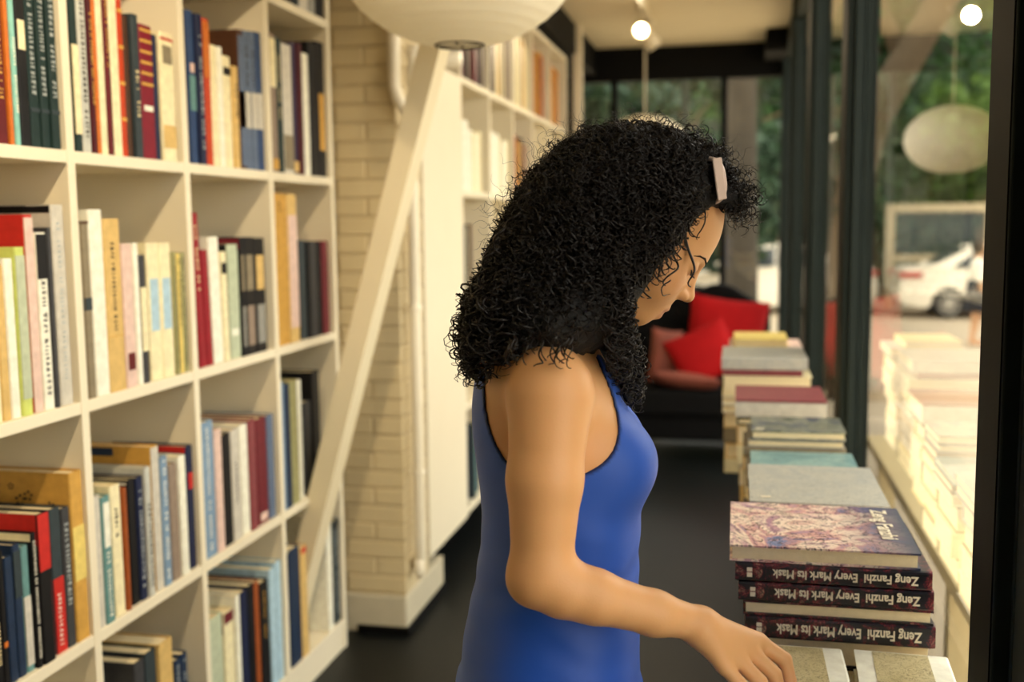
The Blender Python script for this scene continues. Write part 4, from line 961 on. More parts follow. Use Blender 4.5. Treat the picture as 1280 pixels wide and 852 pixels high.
# ------------------------------------------------------------------ the reader, in her own frame: x forward, y away from the viewer, z up
O_ = CAM + 1.40 * ray(700, 400); O_[2] = 0
E1 = RT.copy(); E2 = np.array([-math.sin(YAW), math.cos(YAW), 0.0]); E3 = np.array([0, 0, 1.0])
def L(u, v, y=0.0):
    d = ray(u, v); t = (y - (CAM - O_) @ E2) / (d @ E2); p = CAM + t * d - O_
    return np.array([p @ E1, y, p[2]])
PM = Matrix(((E1[0], E2[0], 0, O_[0]), (E1[1], E2[1], 0, O_[1]), (0, 0, 1, 0), (0, 0, 0, 1)))

# torso outline from behind to front at a few heights, and half widths
tor = [(404, 640, 690, .045), (418, 628, 712, .060), (434, 612, 742, .085), (452, 603, 757, .115), (475, 596, 768, .128), (505, 593, 778, .134), (540, 594, 786, .134), (575, 599, 793, .131), (610, 604, 797, .129), (650, 606, 796, .126), (695, 602, 793, .123), (740, 594, 795, .128),
       (790, 583, 794, .145), (852, 577, 795, .162), (920, 574, 796, .174), (985, 580, 792, .176), (1060, 596, 780, .168), (1120, 612, 765, .15)]
rows_ = np.array([[L(650, v)[2], L(b, v)[0], L(f, v)[0], w] for v, b, f, w in tor])[::-1]
zz_t = np.linspace(rows_[0, 0], rows_[-1, 0], 240)
def smooth(a):
    k = np.hanning(15); k /= k.sum(); return np.convolve(np.pad(a, 7, 'edge'), k, 'valid')
TB, TF, TWd = (smooth(np.interp(zz_t, rows_[:, 0], rows_[:, i])) for i in (1, 2, 3))
def torso(P, grow=0.0):
    z = np.clip(P[:, 2], zz_t[0], zz_t[-1])
    b, f, w = np.interp(z, zz_t, TB), np.interp(z, zz_t, TF), np.interp(z, zz_t, TWd)
    a = (f - b) / 2 + grow; w = w + grow; x = P[:, 0] - (f + b) / 2; y = P[:, 1]
    # slightly squarish section
    k0 = (np.abs(x / a) ** 2.3 + np.abs(y / w) ** 2.3) ** (1 / 2.3); k1 = np.sqrt((x / a ** 2) ** 2 + (y / w ** 2) ** 2) + 1e-6
    d = (k0 - 1) * np.minimum(np.maximum(k0, .2) / k1, .2)
    dz = np.maximum(zz_t[0] - P[:, 2], P[:, 2] - zz_t[-1])
    return np.where(dz > 0, np.sqrt(np.maximum(d, 0) ** 2 + dz ** 2), d)
def breasts(P, grow=0.0):
    c1_, c2_ = L(759, 578, -.062), L(759, 578, -.062); c2_[1] = .062
    r = np.array([.061, .060, .058]) + grow
    return np.minimum(ellip(c1_, r)(P), ellip(c2_, r)(P))

# head frame
CH = L(800, 405); S_ = 1 / (FPX / 1.40)          # metres per pixel in the mid plane
FU = np.array([.629, 0, .777]); FF = np.array([.777, 0, -.629])
def hd_(s, t, y=0.0): return CH + FU * s + FF * t + np.array([0, y, 0])
HR = np.stack([FF, np.array([0, 1.0, 0]), FU], 1)   # columns: forward, lateral, up
B = Blend()
B.add(torso, .0)
B.add(breasts, .03)
for sg in (-1, 1):      # shoulders and arms
    B.add(rcone(L(668, 438, sg * .04), L(688, 482, sg * .140), .044, .046), .04)
A0, A1 = L(688, 500, -.155), L(681, 600, -.180)
EL = L(677, 716, -.190)
B.add(rcone(A0, A1, .0500, .0425), .022)
B.add(rcone(A1, EL, .0440, .0345), .012)
B.add(ellip(L(661, 728, -.190), (.019, .020, .020)), .025)                 # elbow point
F1, F2, WR = L(742, 745, -.188), L(818, 766, -.175), L(876, 780, -.160)
F0 = L(706, 735, -.190)
B.add(rcone(EL, F0, .0340, .0330), .02)
B.add(rcone(F0, F1, .0330, .0305), .012)
B.add(rcone(F1, F2, .0310, .0255), .012)
B.add(rcone(F2, WR, .0255, .0195), .012)
A0m, A1m, ELm = (p * np.array([1, -1, 1]) for p in (A0, A1, EL))            # the far arm hangs down
B.add(rcone(A0m, A1m, .056, .044), .045); B.add(rcone(A1m, ELm, .044, .034), .012)
B.add(rcone(ELm, ELm + [.06, -.01, -.21], .034, .020), .012)
hm = ELm + [.06, -.01, -.21]
B.add(ellip(hm + [.01, 0, -.05], (.030, .014, .048)), .015)
for k in range(4): B.add(rcone(hm + [.032 - .017 * k, 0, -.085], hm + [.034 - .018 * k, -.006, -.165 + .008 * abs(k - 1.3)], .009, .007), .004)
B.add(rcone(hm + [.03, 0, -.03], hm + [.062, -.01, -.085], .011, .008), .008)
# neck
B.add(rcone(L(668, 425), L(742, 345), .058, .050), .045)
# head
B.add(ellip(hd_(.122, -.084), (.099, .074, .094), HR), .03)
B.add(ellip(hd_(.060, -.040), (.052, .056, .066), HR), .03)
B.add(ellip(hd_(.040, -.026), (.036, .034, .036), HR), .02)
for sg in (-1, 1):
    B.add(rcone(hd_(.013, -.017, sg * .012), hd_(.034, -.088, sg * .046), .0145, .018), .022)
    B.add(ellip(hd_(.062, -.024, sg * .040), (.024, .022, .026), HR), .022)
    B.add(rcone(hd_(.112, -.001, sg * .012), hd_(.109, -.026, sg * .047), .012, .010), .012)
B.add(ellip(hd_(.010, -.014), (.0155, .019, .014), HR), .012)
for sg in (-1, 1): B.cut(ellip(hd_(.0945, .010, sg * .031), (.010, .016, .0095), HR), .012)
for sg in (-1, 1): B.add(ellip(hd_(.0975, -.0070, sg * .031), (.0160, .0165, .0135), HR), .002)
B.add(rcone(hd_(.100, .008), hd_(.070, .0235), .0065, .0082), .010)
B.add(ellip(hd_(.0675, .0245), (.0095, .0095, .0085), HR), .006)
for sg in (-1, 1):
    B.add(ellip(hd_(.0635, .0155, sg * .0115), (.0105, .0065, .0075), HR), .005)
B.add(rcone(hd_(.0375, .0105, -.004), hd_(.0345, .003, -.021), .0072, .003), .004); B.add(rcone(hd_(.0375, .0105, .004), hd_(.0345, .003, .021), .0072, .003), .004)
B.add(rcone(hd_(.0245, .0085, -.004), hd_(.0300, .002, -.018), .0066, .003), .006); B.add(rcone(hd_(.0245, .0085, .004), hd_(.0300, .002, .018), .0066, .003), .006)
for sg in (-1, 1): B.cut(ellip(hd_(.0585, .0165, sg * .0065), (.005, .003, .004), HR), .002)
B.cut(rcone(hd_(.0312, .0185, 0), hd_(.0318, .011, -.019), .0017, .001), .003); B.cut(rcone(hd_(.0312, .0185, 0), hd_(.0318, .011, .019), .0017, .001), .003)
for sg in (-1, 1): B.add(ellip(hd_(.075, -.092, sg * .073), (.017, .006, .031), HR), .006)   # ears
# hand on the books
MC = [L(947, 802, -.130), L(934, 812, -.146), L(920, 822, -.162), L(905, 832, -.176)]
fing = [[(980, 824, -.132), (987, 850, -.136), (984, 874, -.140)], [(967, 842, -.150), (976, 869, -.154), (975, 892, -.158)], [(950, 852, -.168), (960, 878, -.172), (961, 900, -.175)], [(928, 858, -.184), (940, 880, -.188), (944, 898, -.190)]]
for k, (m, ch) in enumerate(zip(MC, fing)):
    B.add(rcone(WR + [0, (.0, .0, -.004, -.008)[k], -.002 * k], m, .0165, (.0125, .0120, .0115, .0105)[k]), .014)
    pts = [m] + [L(*c) for c in ch]; rr = [(.0112, .0098, .0085, .0072), (.0112, .0098, .0085, .0072), (.0105, .0092, .0080, .0068), (.0095, .0082, .0072, .0062)][k]
    for q in range(3): B.add(rcone(pts[q], pts[q + 1], rr[q], rr[q + 1]), .0035 if q == 0 else .002)
B.add(rcone(WR + [.01, .014, -.012], L(925, 812, -.105), .015, .0125), .012)
B.add(rcone(L(925, 812, -.105), L(952, 842, -.095), .0125, .0105), .004)
B.add(rcone(L(952, 842, -.095), L(966, 868, -.100), .0105, .008), .002)
TIPZ = min(L(*c[2])[2] for c in fing)
# legs and feet
for sg in (-1, 1):
    hip = np.array([L(688, 990)[0], sg * .085, .80]); kn = np.array([L(692, 990)[0], sg * .075, .46]); an = np.array([L(676, 990)[0], sg * .07, .085])
    B.add(rcone(hip, kn, .082, .054), .05); B.add(rcone(kn, an, .054, .034), .02)
    B.add(ellip(kn + [-.02, 0, -.12], (.045, .042, .085)), .04)
    B.add(rcone(an + [-.03, 0, -.045], an + [.13, 0, -.060], .032, .024), .03)
V, Fq = surface(None, (-.32, -.30, -.01), (.42, .30, 1.66), .0026, 12, B)
V[:, 2] = np.maximum(V[:, 2], 0.001)
Fq = fix_winding(V, Fq)
skin = np.array(lin((216, 160, 106)))
col = np.tile(skin, (len(V), 1))
q = V - CH; s_, t_ = q @ FU, q @ FF; y_ = q[:, 1]
lip = np.exp(-(((s_ - .031) / .0085) ** 2 + (np.maximum(0, np.abs(y_) - .012) / .006) ** 2)) * (t_ > .0)
col = col * (1 - .65 * lip[:, None]) + np.array(lin((168, 84, 72))) * .65 * lip[:, None]
ck = np.exp(-(((s_ - .068) / .02) ** 2 + ((np.abs(y_) - .045) / .02) ** 2)) * (t_ > -.05) * .25
col = col * (1 - ck[:, None]) + np.array(lin((206, 128, 96))) * ck[:, None]
# fingers and elbow a touch redder
tipd = np.min([np.linalg.norm(V - L(*c[1]), axis=1) for c in fing], 0); k = np.exp(-(tipd / .02) ** 2) * .3
col = col * (1 - k[:, None]) + np.array(lin((206, 130, 96))) * k[:, None]
SKIN = tint_mat('skin', .48, .12, bump=.12, bscale=420, spec=.35)
me = npmesh('body', V, Fq); color_attr(me, col)
person = thing('person', 'woman with long dark curly hair in a blue sleeveless dress reaching down to books', 'person', M=PM)
link('body', me, SKIN, person)

# dress
def sd_poly(P2, poly):
    poly = np.asarray(poly); n = len(poly); d = np.full(len(P2), 1e9); inside = np.zeros(len(P2), bool)
    for i in range(n):
        a, b = poly[i], poly[(i + 1) % n]; e = b - a; w = P2 - a
        t = np.clip((w @ e) / (e @ e), 0, 1); d = np.minimum(d, np.linalg.norm(w - t[:, None] * e, axis=1))
        c = ((a[1] > P2[:, 1]) != (b[1] > P2[:, 1])) & (P2[:, 0] < (b[0] - a[0]) * (P2[:, 1] - a[1]) / (b[1] - a[1] + 1e-12) + a[0]); inside ^= c
    return np.where(inside, -d, d)
class Poly2:
    """a flat outline, its signed distance kept on a fine grid"""
    def __init__(s, poly, lo=(-.36, .30), hi=(.46, 1.78), h=.004):
        s.lo, s.h = np.array(lo), h; n = np.ceil((np.array(hi) - s.lo) / h).astype(int) + 1
        g = np.stack(np.meshgrid(np.arange(n[0]), np.arange(n[1]), indexing='ij'), -1).reshape(-1, 2) * h + s.lo
        s.d = sd_poly(g, poly).reshape(n); s.n = n
    def __call__(s, P2):
        q = (P2 - s.lo) / s.h; q = np.clip(q, 0, s.n - 1.001); i = q.astype(int); f = q - i; d = s.d; a, b = i[:, 0], i[:, 1]; x, y = f[:, 0], f[:, 1]
        return (d[a, b] * (1 - x) + d[a + 1, b] * x) * (1 - y) + (d[a, b + 1] * (1 - x) + d[a + 1, b + 1] * x) * y
def poly_px(px, y): return [L(u, v, y)[[0, 2]] for u, v in px]
def rnd(px, it=2):       # Chaikin smoothing
    p = [np.array(x, float) for x in px]
    for _ in range(it):
        o = []
        for i in range(len(p)):
            a, b = p[i], p[(i + 1) % len(p)]; o += [a * .75 + b * .25, a * .25 + b * .75]
        p = o
    return p
ARMH = poly_px(rnd([(712, 392), (735, 428), (757, 470), (773, 512), (775, 548), (760, 574), (728, 592), (690, 600), (650, 594), (628, 574), (611, 542), (604, 500), (606, 455), (614, 420), (640, 392)]), -.125)
NECK = poly_px(rnd([(744, 418), (757, 452), (772, 478), (790, 497), (806, 512), (860, 520), (860, 360), (760, 360), (738, 390)], 1), -.06)
ARMH, NECK = Poly2(ARMH), Poly2(NECK)
NECKB = poly_px([(560, 415), (625, 425), (665, 425), (720, 415), (745, 425), (760, 350), (560, 350)], 0); NECKB = Poly2(NECKB)
def dress_body(P, grow=.0):
    d = smin(torso(P, grow), breasts(P, grow), .03)
    # skirt
    z = P[:, 2]; x0 = np.interp(z, [.40, .80], [L(690, 900)[0], L(686, 900)[0]]); a = np.interp(z, [.40, .62, .80, .9], [.150, .138, .120, .100]); w = np.interp(z, [.40, .62, .80, .9], [.200, .19, .182, .16])
    x, y = (P[:, 0] - x0), P[:, 1]; k0 = np.sqrt((x / a) ** 2 + (y / w) ** 2); k1 = np.sqrt((x / a ** 2) ** 2 + (y / w ** 2) ** 2) + 1e-6
    ds = np.minimum(k0 * (k0 - 1) / k1, .3); ds = np.maximum(ds, np.maximum(.42 - z, z - .86))
    return smin(d, ds, .05)
def dress_f(P):
    d = dress_body(P, .0035)
    d = d + .0011 * np.sin(P[:, 2] * 130 + 3 * np.sin(P[:, 0] * 30) + 12 * np.abs(P[:, 1])) * np.exp(-((P[:, 2] - 1.03) / .07) ** 2)
    P2 = P[:, [0, 2]]
    ah = np.maximum(ARMH(P2), .045 - np.abs(P[:, 1]))
    ah2 = np.maximum(ah, -.4)
    d = smax(d, -ah2, .003)
    d = smax(d, -NECK(P2), .003)
    d = smax(d, -np.maximum(NECKB(P2), np.abs(P[:, 1]) - .3), .003)
    return d
V, Fq = surface(dress_f, (-.30, -.24, .38), (.22, .24, 1.40), .0034, 12)
Fq = fix_winding(V, Fq)
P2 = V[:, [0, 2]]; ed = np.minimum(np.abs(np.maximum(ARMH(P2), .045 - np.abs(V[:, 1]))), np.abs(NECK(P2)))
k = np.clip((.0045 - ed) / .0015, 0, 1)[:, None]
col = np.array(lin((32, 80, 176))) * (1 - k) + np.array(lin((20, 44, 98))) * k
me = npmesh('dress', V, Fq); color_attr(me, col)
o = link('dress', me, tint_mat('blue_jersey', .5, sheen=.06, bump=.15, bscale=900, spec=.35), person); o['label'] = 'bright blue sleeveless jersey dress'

def px(P):   # picture position of local points
    w = P @ np.stack([E1, E2, E3]) + O_ - CAM; z = w @ FW; a, b = FPX * (w @ RT) / z, -FPX * (w @ UP) / z
    return CX + a * math.cos(ROLL) + b * math.sin(ROLL), CY - a * math.sin(ROLL) + b * math.cos(ROLL)
# eyebrows and lashes
HAIRM = mat('dark_hair', (30, 20, 15), .36, .3, 40, spec=.5)
for sg in (-1, 1):
    def on_face(s, y, lift):
        t = np.linspace(.05, -.06, 221); P = np.array([hd_(s, a, y) for a in t]); d = B(P); j = np.argmax(d < 0); return hd_(s, t[j] + lift, y)
    pts = [on_face(s, sg * y, -.0004) for s, y in ((.1095, .010), (.114, .020), (.1165, .031), (.114, .043), (.109, .051))]
    MB().tube(pts, [.0010, .0019, .0018, .0014, .0006], 6).build('eyebrow', mat('brow_hair', (44, 28, 20), .8, .3, 200, spec=.1), person, True)
    pts = [on_face(s, sg * y, .0006) for s, y in ((.0935, .019), (.0905, .025), (.0893, .032), (.0905, .039), (.0940, .045))]
    mb = MB().tube(pts, [.0007, .0013, .0015, .0013, .0008], 6)
    for i in range(1, 4):
        for q in range(4):
            a = v3(pts[i]) + (v3(pts[min(i + 1, 4)]) - v3(pts[i])) * q / 4
            mb.tube([a, a + FF * .004 - FU * .001, a + FF * .007 - FU * .0005], [.0004, .0003, .0001], 4)
    mb.build('eyelashes', HAIRM, person, True)

# ------------------------------------------------------------------ hair: inner mass and thousands of ringlets
HB = Blend()
hl = [((800, 240), 0, .086, .106, .072), ((832, 238), 0, .056, .086, .055), ((765, 248), 0, .080, .116, .082), ((725, 290), 0, .082, .126, .094), ((695, 345), 0, .078, .128, .092), ((664, 395), 0, .062, .122, .066), ((640, 412), 0, .040, .108, .048), ((735, 355), 0, .058, .118, .064), ((700, 405), 0, .060, .122, .034),
      ((868, 234), 0, .030, .062, .034), ((775, 330), -.062, .040, .034, .060), ((775, 330), .062, .040, .034, .060), ((815, 268), -.062, .042, .030, .052), ((815, 268), .062, .042, .030, .052), ((772, 392), -.066, .018, .026, .044), ((783, 455), -.03, .012, .020, .056), ((755, 395), .072, .022, .026, .048), ((906, 250), -.01, .015, .05, .017), ((688, 398), -.085, .058, .075, .040), ((640, 405), -.075, .048, .06, .050), ((726, 378), -.08, .045, .06, .042)]
for (u, v), y, a, b, c in hl: HB.add(ellip(L(u, v, y), (a, b, c)), .03)
FACECUT = poly_px(rnd([(908, 262), (884, 262), (866, 282), (850, 312), (828, 342), (806, 362), (788, 378), (780, 402), (786, 425), (860, 460), (960, 400), (940, 270)], 1), -.05); FACECUT = Poly2(FACECUT)
def hair_f(P):
    d = HB(P)
    d = d + .004 * np.sin(P[:, 0] * 170 + 2 * np.sin(P[:, 2] * 90)) * np.sin(P[:, 1] * 160 + P[:, 2] * 60) * np.sin(P[:, 2] * 140)
    return smax(d, -FACECUT(P[:, [0, 2]]), .012)
V, Fq = surface(hair_f, (-.24, -.19, 1.18), (.30, .19, 1.70), .0055, 12)
Fq = fix_winding(V, Fq)
hair = link('hair', npmesh('hair', V, Fq), mat('hair_mass', (10, 7, 6), .7, .3, 60, 1.0, 260), person)
hair['label'] = 'long dark brown curly hair'
def grad(P, f=hair_f, e=.003):
    g = np.stack([f(P + np.eye(3)[i] * e) - f(P - np.eye(3)[i] * e) for i in range(3)], 1); return g / (np.linalg.norm(g, axis=1)[:, None] + 1e-9)
FACEPX = np.array([(906, 270), (884, 266), (870, 284), (860, 300), (848, 320), (838, 342), (815, 364), (797, 374), (791, 395), (798, 412), (840, 405), (885, 375), (915, 300)], float)
def ringlets(P0, steps, ds, rad, turns, thick, wob, seed, sides=3, outward=.0, gravity=1.0):
    r_ = np.random.default_rng(seed); n = len(P0); P = P0.copy(); path = [P.copy()]
    jit = r_.normal(size=(n, 3)) * wob
    lens = r_.uniform(.45, 1.0, n)
    for k in range(steps - 1):
        d = hair_f(P); N = grad(P)
        g = np.array([-.03, 0, -1.0]) * gravity + jit
        g = g - N * np.minimum(0, (g * N).sum(1))[:, None]           # never push inwards
        g = g - N * (np.clip(d - .004 - outward, -.01, .02) * 40)[:, None]
        g /= np.linalg.norm(g, axis=1)[:, None] + 1e-9
        P = P + g * ds * lens[:, None]; path.append(P.copy())
    path = np.stack(path, 1)                                        # n, steps, 3
    uu, vv = px(path[:, ::3].reshape(-1, 3)); bad = (sd_poly(np.stack([uu, vv], 1), FACEPX) < 1.5) | ((uu > 885) & (uu < 909) & (vv > 204) & (vv < 255) & (path[:, ::3].reshape(-1, 3)[:, 1] < -.045)) | (vv > np.interp(uu, [560, 590, 640, 700, 722, 758, 764, 830], [475, 482, 468, 450, 430, 426, 512, 512]))
    ok = ~bad.reshape(n, -1).any(1); path = path[ok]; lens = lens[ok]; n = len(path)
    T_ = np.gradient(path, axis=1); T_ /= np.linalg.norm(T_, axis=2)[..., None] + 1e-9
    ref = r_.normal(size=(n, 1, 3)); A = np.cross(T_, ref); A /= np.linalg.norm(A, axis=2)[..., None] + 1e-9; Bn = np.cross(T_, A)
    s = np.arange(steps) / (steps - 1)
    ph = r_.uniform(0, 6.28, (n, 1)) + 2 * math.pi * turns * r_.uniform(.7, 1.3, (n, 1)) * s[None] * r_.choice([-1, 1], (n, 1))
    rr = rad * r_.uniform(.6, 1.5, (n, 1)) * (.35 + .65 * np.minimum(1, s * 3))[None]
    Cn = path + A * (rr * np.cos(ph))[..., None] + Bn * (rr * np.sin(ph))[..., None]
    T2 = np.gradient(Cn, axis=1); T2 /= np.linalg.norm(T2, axis=2)[..., None] + 1e-9
    A2 = np.cross(T2, np.array([.31, .82, .47])); A2 /= np.linalg.norm(A2, axis=2)[..., None] + 1e-9; B2 = np.cross(T2, A2)
    th = thick * r_.uniform(.7, 1.3, (n, 1)) * (1 - .75 * s ** 3)[None]
    rings = np.stack([Cn + (A2 * math.cos(2 * math.pi * k / sides) + B2 * math.sin(2 * math.pi * k / sides)) * th[..., None] for k in range(sides)], 2)
    V = rings.reshape(-1, 3); i = np.arange(n)[:, None, None]; j = np.arange(steps - 1)[None, :, None]; k = np.arange(sides)[None, None, :]
    base = lambda jj, kk: ((i * steps + jj) * sides + kk)
    Q = np.stack([base(j, k), base(j, (k + 1) % sides), base(j + 1, (k + 1) % sides), base(j + 1, k)], -1).reshape(-1, 4)
    return V, Q
hv = V; hn = grad(hv); facing = hv[(hn[:, 1] < .45)]; 
def pick(cond, n, seed):
    c = hv[cond]; return c[np.random.default_rng(seed).integers(0, len(c), n)]
U_, V_ = px(hv)
near = hn[:, 1] < .55
frontc = (U_ > 850)
sets = []
sets.append(ringlets(pick(near & ~frontc & (V_ < 400), 1500, 1), 46, .0034, .0052, 6.0, .00125, .25, 2))
sets.append(ringlets(pick(near & (V_ < 330) & (U_ < 860), 700, 3), 40, .0030, .0040, 6.5, .0009, .5, 4, outward=.006))
sets.append(ringlets(pick(frontc & (V_ < 262), 420, 5), 30, .0022, .0042, 4.0, .0009, .8, 6, outward=.002, gravity=.35))
sets.append(ringlets(pick(near & (U_ < 650) & (V_ > 280), 330, 7), 46, .0032, .0085, 3.6, .0014, .35, 8, outward=.004))
sets.append(ringlets(pick(near & (V_ > 395) & (U_ < 745), 200, 9), 34, .0026, .0056, 4.0, .0011, .3, 10, outward=.006))
sets.append(ringlets(pick((U_ > 735) & (U_ < 800) & (V_ > 350) & near, 260, 11), 44, .0034, .0060, 5.0, .0011, .25, 12, outward=.002))
sets.append(ringlets(pick((hn[:, 2] > .1) & (V_ < 300), 900, 13), 22, .0034, .0035, 2.2, .00035, 1.4, 14, outward=.014, gravity=.15))   # fine flyaway hairs
sets.append(ringlets(pick(near & (U_ > 770) & (U_ < 880) & (V_ > 262) & (V_ < 385), 60, 15), 36, .0026, .0052, 3.6, .0008, .3, 16, outward=.004))
off = 0; VV = []; QQ = []
for a, b in sets: VV.append(a); QQ.append(b + off); off += len(a)
CURL = mat('curl_strands', (20, 13, 10), .42, .35, 30, spec=.4)
o = link('ringlets', npmesh('ringlets', np.concatenate(VV), np.concatenate(QQ)), CURL, hair); o['kind'] = 'stuff'
# single curls hanging over temple and cheek, drawn one by one
def curl(pts, y, r0=.0011, amp=6, n=3):
    P = [np.array(p, float) for p in pts]; out = []
    for _ in range(3): P = [P[0]] + [q for i in range(len(P) - 1) for q in (P[i] * .75 + P[i + 1] * .25, P[i] * .25 + P[i + 1] * .75)] + [P[-1]]
    m = 56; tt = np.linspace(0, len(P) - 1, m)
    for i, t in enumerate(tt):
        a = min(int(t), len(P) - 2); f = t - a; p = P[a] * (1 - f) + P[a + 1] * f; s = i / (m - 1)
        w = amp * (.4 + .6 * s) * math.sin(2 * math.pi * n * s); h_ = amp * .55 * s * math.cos(2 * math.pi * n * s); out.append(L(p[0] + w, p[1] + h_, y + .006 * math.cos(2 * math.pi * n * s)))
    return MB().tube(out, [r0 * (1 - .6 * (i / (m - 1)) ** 2) for i in range(m)], 6)
for pts, y, amp, n, r in (([(868, 258), (858, 285), (862, 315), (866, 345), (864, 356)], -.072, 4.5, 2.0, .0020), ([(856, 275), (842, 310), (846, 335), (832, 354)], -.078, 5, 2.0, .0018), ([(880, 262), (880, 285), (872, 298)], -.066, 3, 1.0, .0011), ([(838, 350), (824, 358), (830, 372), (838, 366)], -.082, 3, 1.0, .0010),
                          ([(800, 345), (796, 365), (782, 385)], -.070, 7, 1.8, .0011), ([(790, 380), (776, 400), (782, 425)], -.066, 7, 2.0, .0012), ([(815, 345), (808, 358), (802, 352)], -.07, 5, 1.2, .001), ([(590, 400), (583, 430), (584, 462)], -.05, 8, 2.0, .0016), ([(598, 350), (582, 372), (590, 395)], -.05, 9, 1.4, .0016), ([(780, 440), (785, 470), (800, 500), (796, 512)], -.05, 9, 2.2, .0016), ([(772, 440), (776, 475), (786, 505)], -.055, 8, 2.4, .0016), ([(766, 425), (770, 455), (792, 492)], -.06, 9, 2.6, .0014),
                          ([(588, 425), (578, 448), (592, 468), (576, 470)], -.06, 6, 1.5, .0013)):
    curl(pts, y, r, amp, n).build('loose_curl', CURL, hair, True)

for k in range(20):     # curls breaking the edge of the hair beside the face
    t = k / 19; u = np.interp(t, [0, .35, .7, 1], [872, 848, 815, 782]); v = np.interp(t, [0, .35, .7, 1], [268, 305, 348, 376]); ln = random.uniform(14, 26)
    curl([(u - 12, v - 8), (u - 5, v + ln * .4), (u + random.uniform(-9, 3), v + ln)], -.078 - .008 * t, random.uniform(.0010, .0015), random.uniform(3, 6), random.uniform(1.0, 1.7)).build('loose_curl', CURL, hair, True)
# bigger loose ringlets along the outline
for k in range(34):
    t = k / 33; e0 = np.array([np.interp(t, [0, .35, .7, 1], [668, 612, 584, 590]), np.interp(t, [0, .35, .7, 1], [215, 300, 400, 440])])
    ln = random.uniform(28, 48); dx = random.uniform(-9, 3)
    curl([e0 + (random.uniform(2, 14), 0), e0 + (dx * .5, ln * .5), e0 + (dx, ln)], random.uniform(-.11, -.02), random.uniform(.0011, .0019), random.uniform(5, 9), random.uniform(1.2, 2.2)).build('loose_curl', CURL, hair, True)
for k in range(22):
    u = random.uniform(610, 718); v = 425 + random.uniform(-8, 6)
    curl([(u, v), (u + random.uniform(-4, 4), v + 14), (u + random.uniform(-6, 6), v + 28)], -.20 if u > 635 else -.12, random.uniform(.0010, .0015), random.uniform(3, 6), random.uniform(1.0, 1.8)).build('loose_curl', CURL, hair, True)
# sunglasses pushed up on the head
sg_o = thing('sunglasses', 'pale pink sunglasses pushed up on the curly hair', 'sunglasses', M=PM @ Matrix.Translation(tuple(L(896, 228, -.0))))
FRAME = mat('pale_frame', (222, 196, 180), .3, .05); LENS = mat('tinted_lens', (110, 96, 84), .08, 0, spec=.8)
for sgn in (-1, 1):
    Mx = Matrix.Translation((-.020, sgn * .050, 0)) @ Matrix.Rotation(math.radians(-8), 4, 'Y') @ Matrix.Rotation(sgn * math.radians(-22), 4, 'Z')
    ring = []
    for k in range(33):
        a = 2 * math.pi * k / 32; ring.append((0.003 * math.cos(a) ** 2, .030 * abs(math.cos(a)) ** .7 * np.sign(math.cos(a)), .027 * abs(math.sin(a)) ** .7 * np.sign(math.sin(a))))
    f = MB().tube(ring, .0032, 8).build('rim', FRAME, sg_o, True, M=Mx)
    n = 32; MB().add([(.001, 0, 0)] + [tuple(np.array(r) * np.array([1, .96, .96])) for r in ring[:32]] + [(-.001, 0, 0)] + [tuple(np.array(r) * np.array([1, .96, .96]) - np.array([.0016, 0, 0])) for r in ring[:32]], [(0, 1 + k, 1 + (k + 1) % 32) for k in range(32)] + [(33, 34 + (k + 1) % 32, 34 + k) for k in range(32)] + [(1 + k, 34 + k, 34 + (k + 1) % 32, 1 + (k + 1) % 32) for k in range(32)]).build('lens', LENS, f, True)
    MB().box(-.012, .001, sgn * .0335 - .0018, sgn * .0335 + .0018, -.025, .026).build('end_piece', FRAME, sg_o, bevel=.0015, M=Mx)
    MB().box(-.075, -.016, sgn * .045 - .0015, sgn * .045 + .0015, .008, .014).build('temple_arm', FRAME, sg_o, bevel=.001)
MB().tube([(-.012, -.022, .004), (-.008, 0, .007), (-.012, .022, .004)], .0025, 8).build('bridge', FRAME, sg_o, True)

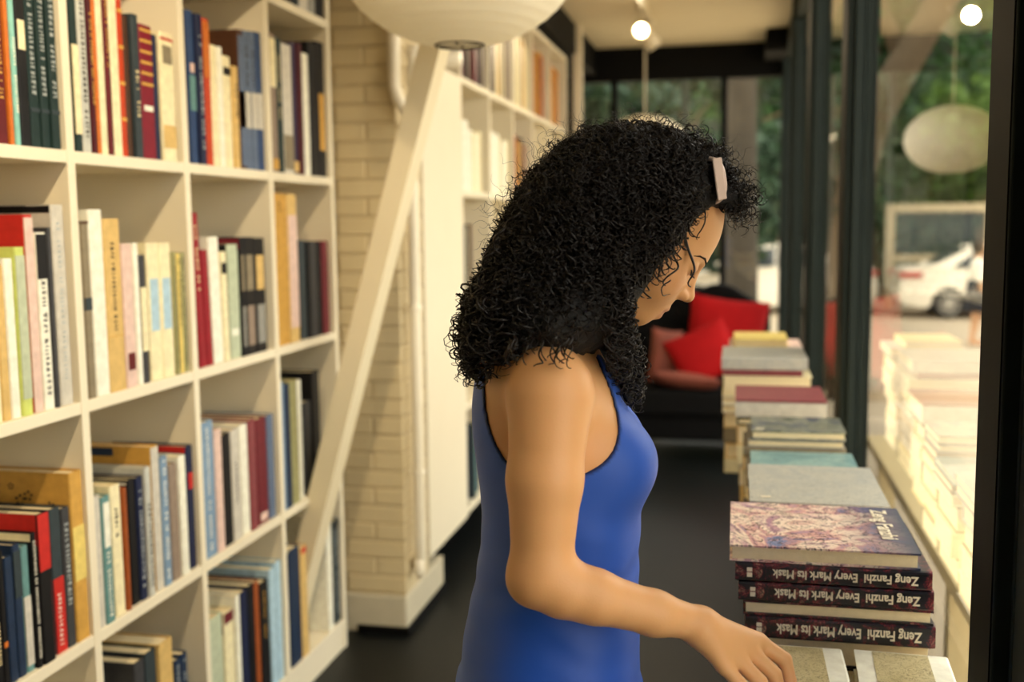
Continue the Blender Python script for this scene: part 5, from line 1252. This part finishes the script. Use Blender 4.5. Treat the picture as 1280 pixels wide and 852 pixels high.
# ------------------------------------------------------------------ passer-by in the street
pb = gpt(1219, 430)
ped = thing('person', 'distant passer-by in a white shirt and dark skirt with a bag', 'person', tuple(pb))
PB = Blend()
for sg in (-1, 1):
    PB.add(rcone((sg * .02, sg * .07, .80), (sg * .04, sg * .07, .46), .075, .052), .03); PB.add(rcone((sg * .04, sg * .07, .46), (sg * .02 - .05, sg * .07, .07), .052, .035), .02)
    PB.add(rcone((sg * .02 - .07, sg * .07, .04), (sg * .02 + .09, sg * .07, .03), .035, .028), .02)
    PB.add(rcone((0, sg * .16, 1.28), (.0, sg * .21, 1.02), .048, .036), .03); PB.add(rcone((0, sg * .21, 1.02), (.08, sg * .19, .82), .036, .026), .01)
    PB.add(ellip((.10, sg * .19, .76), (.022, .014, .05)), .01)
PB.add(ellip((0, 0, 1.15), (.11, .16, .24)), .03); PB.add(ellip((0, 0, .88), (.12, .165, .14)), .05); PB.add(rcone((0, 0, 1.3), (.02, 0, 1.44), .05, .048), .03); PB.add(ellip((.03, 0, 1.52), (.092, .075, .115)), .02); PB.add(ellip((.12, 0, 1.50), (.014, .012, .018)), .01)
V, Fq = surface(None, (-.2, -.3, -.01), (.25, .3, 1.7), .012, 10, PB); Fq = fix_winding(V, Fq)
me = npmesh('body', V, Fq); color_attr(me, np.tile(np.array(lin((206, 160, 120))), (len(V), 1))); link('body', me, SKIN, ped)
def shell(name, f, rgb, lo, hi):
    V, Fq = surface(f, lo, hi, .014, 10); link(name, npmesh(name, V, fix_winding(V, Fq)), mat('ped_' + name, rgb, .8, .1), ped)
shell('shirt', lambda P: np.maximum(PB(P) - .014, np.maximum(1.0 - P[:, 2], P[:, 2] - 1.36)), (232, 226, 208), (-.25, -.32, .95), (.25, .32, 1.45))
shell('skirt', lambda P: np.maximum(rcone((0, 0, 1.0), (0, 0, .52), .15, .21)(P), np.maximum(.52 - P[:, 2], P[:, 2] - 1.02)), (34, 36, 44), (-.3, -.3, .45), (.3, .3, 1.1))
shell('hair', lambda P: np.maximum(ellip((.005, 0, 1.54), (.115, .10, .125))(P), (P[:, 0] - .07)), (18, 15, 14), (-.2, -.2, 1.35), (.25, .2, 1.75))
MB().box(-.17, -.02, -.30, -.22, .58, .86).build('bag', mat('ped_bag', (26, 26, 30), .6), ped, bevel=.02)
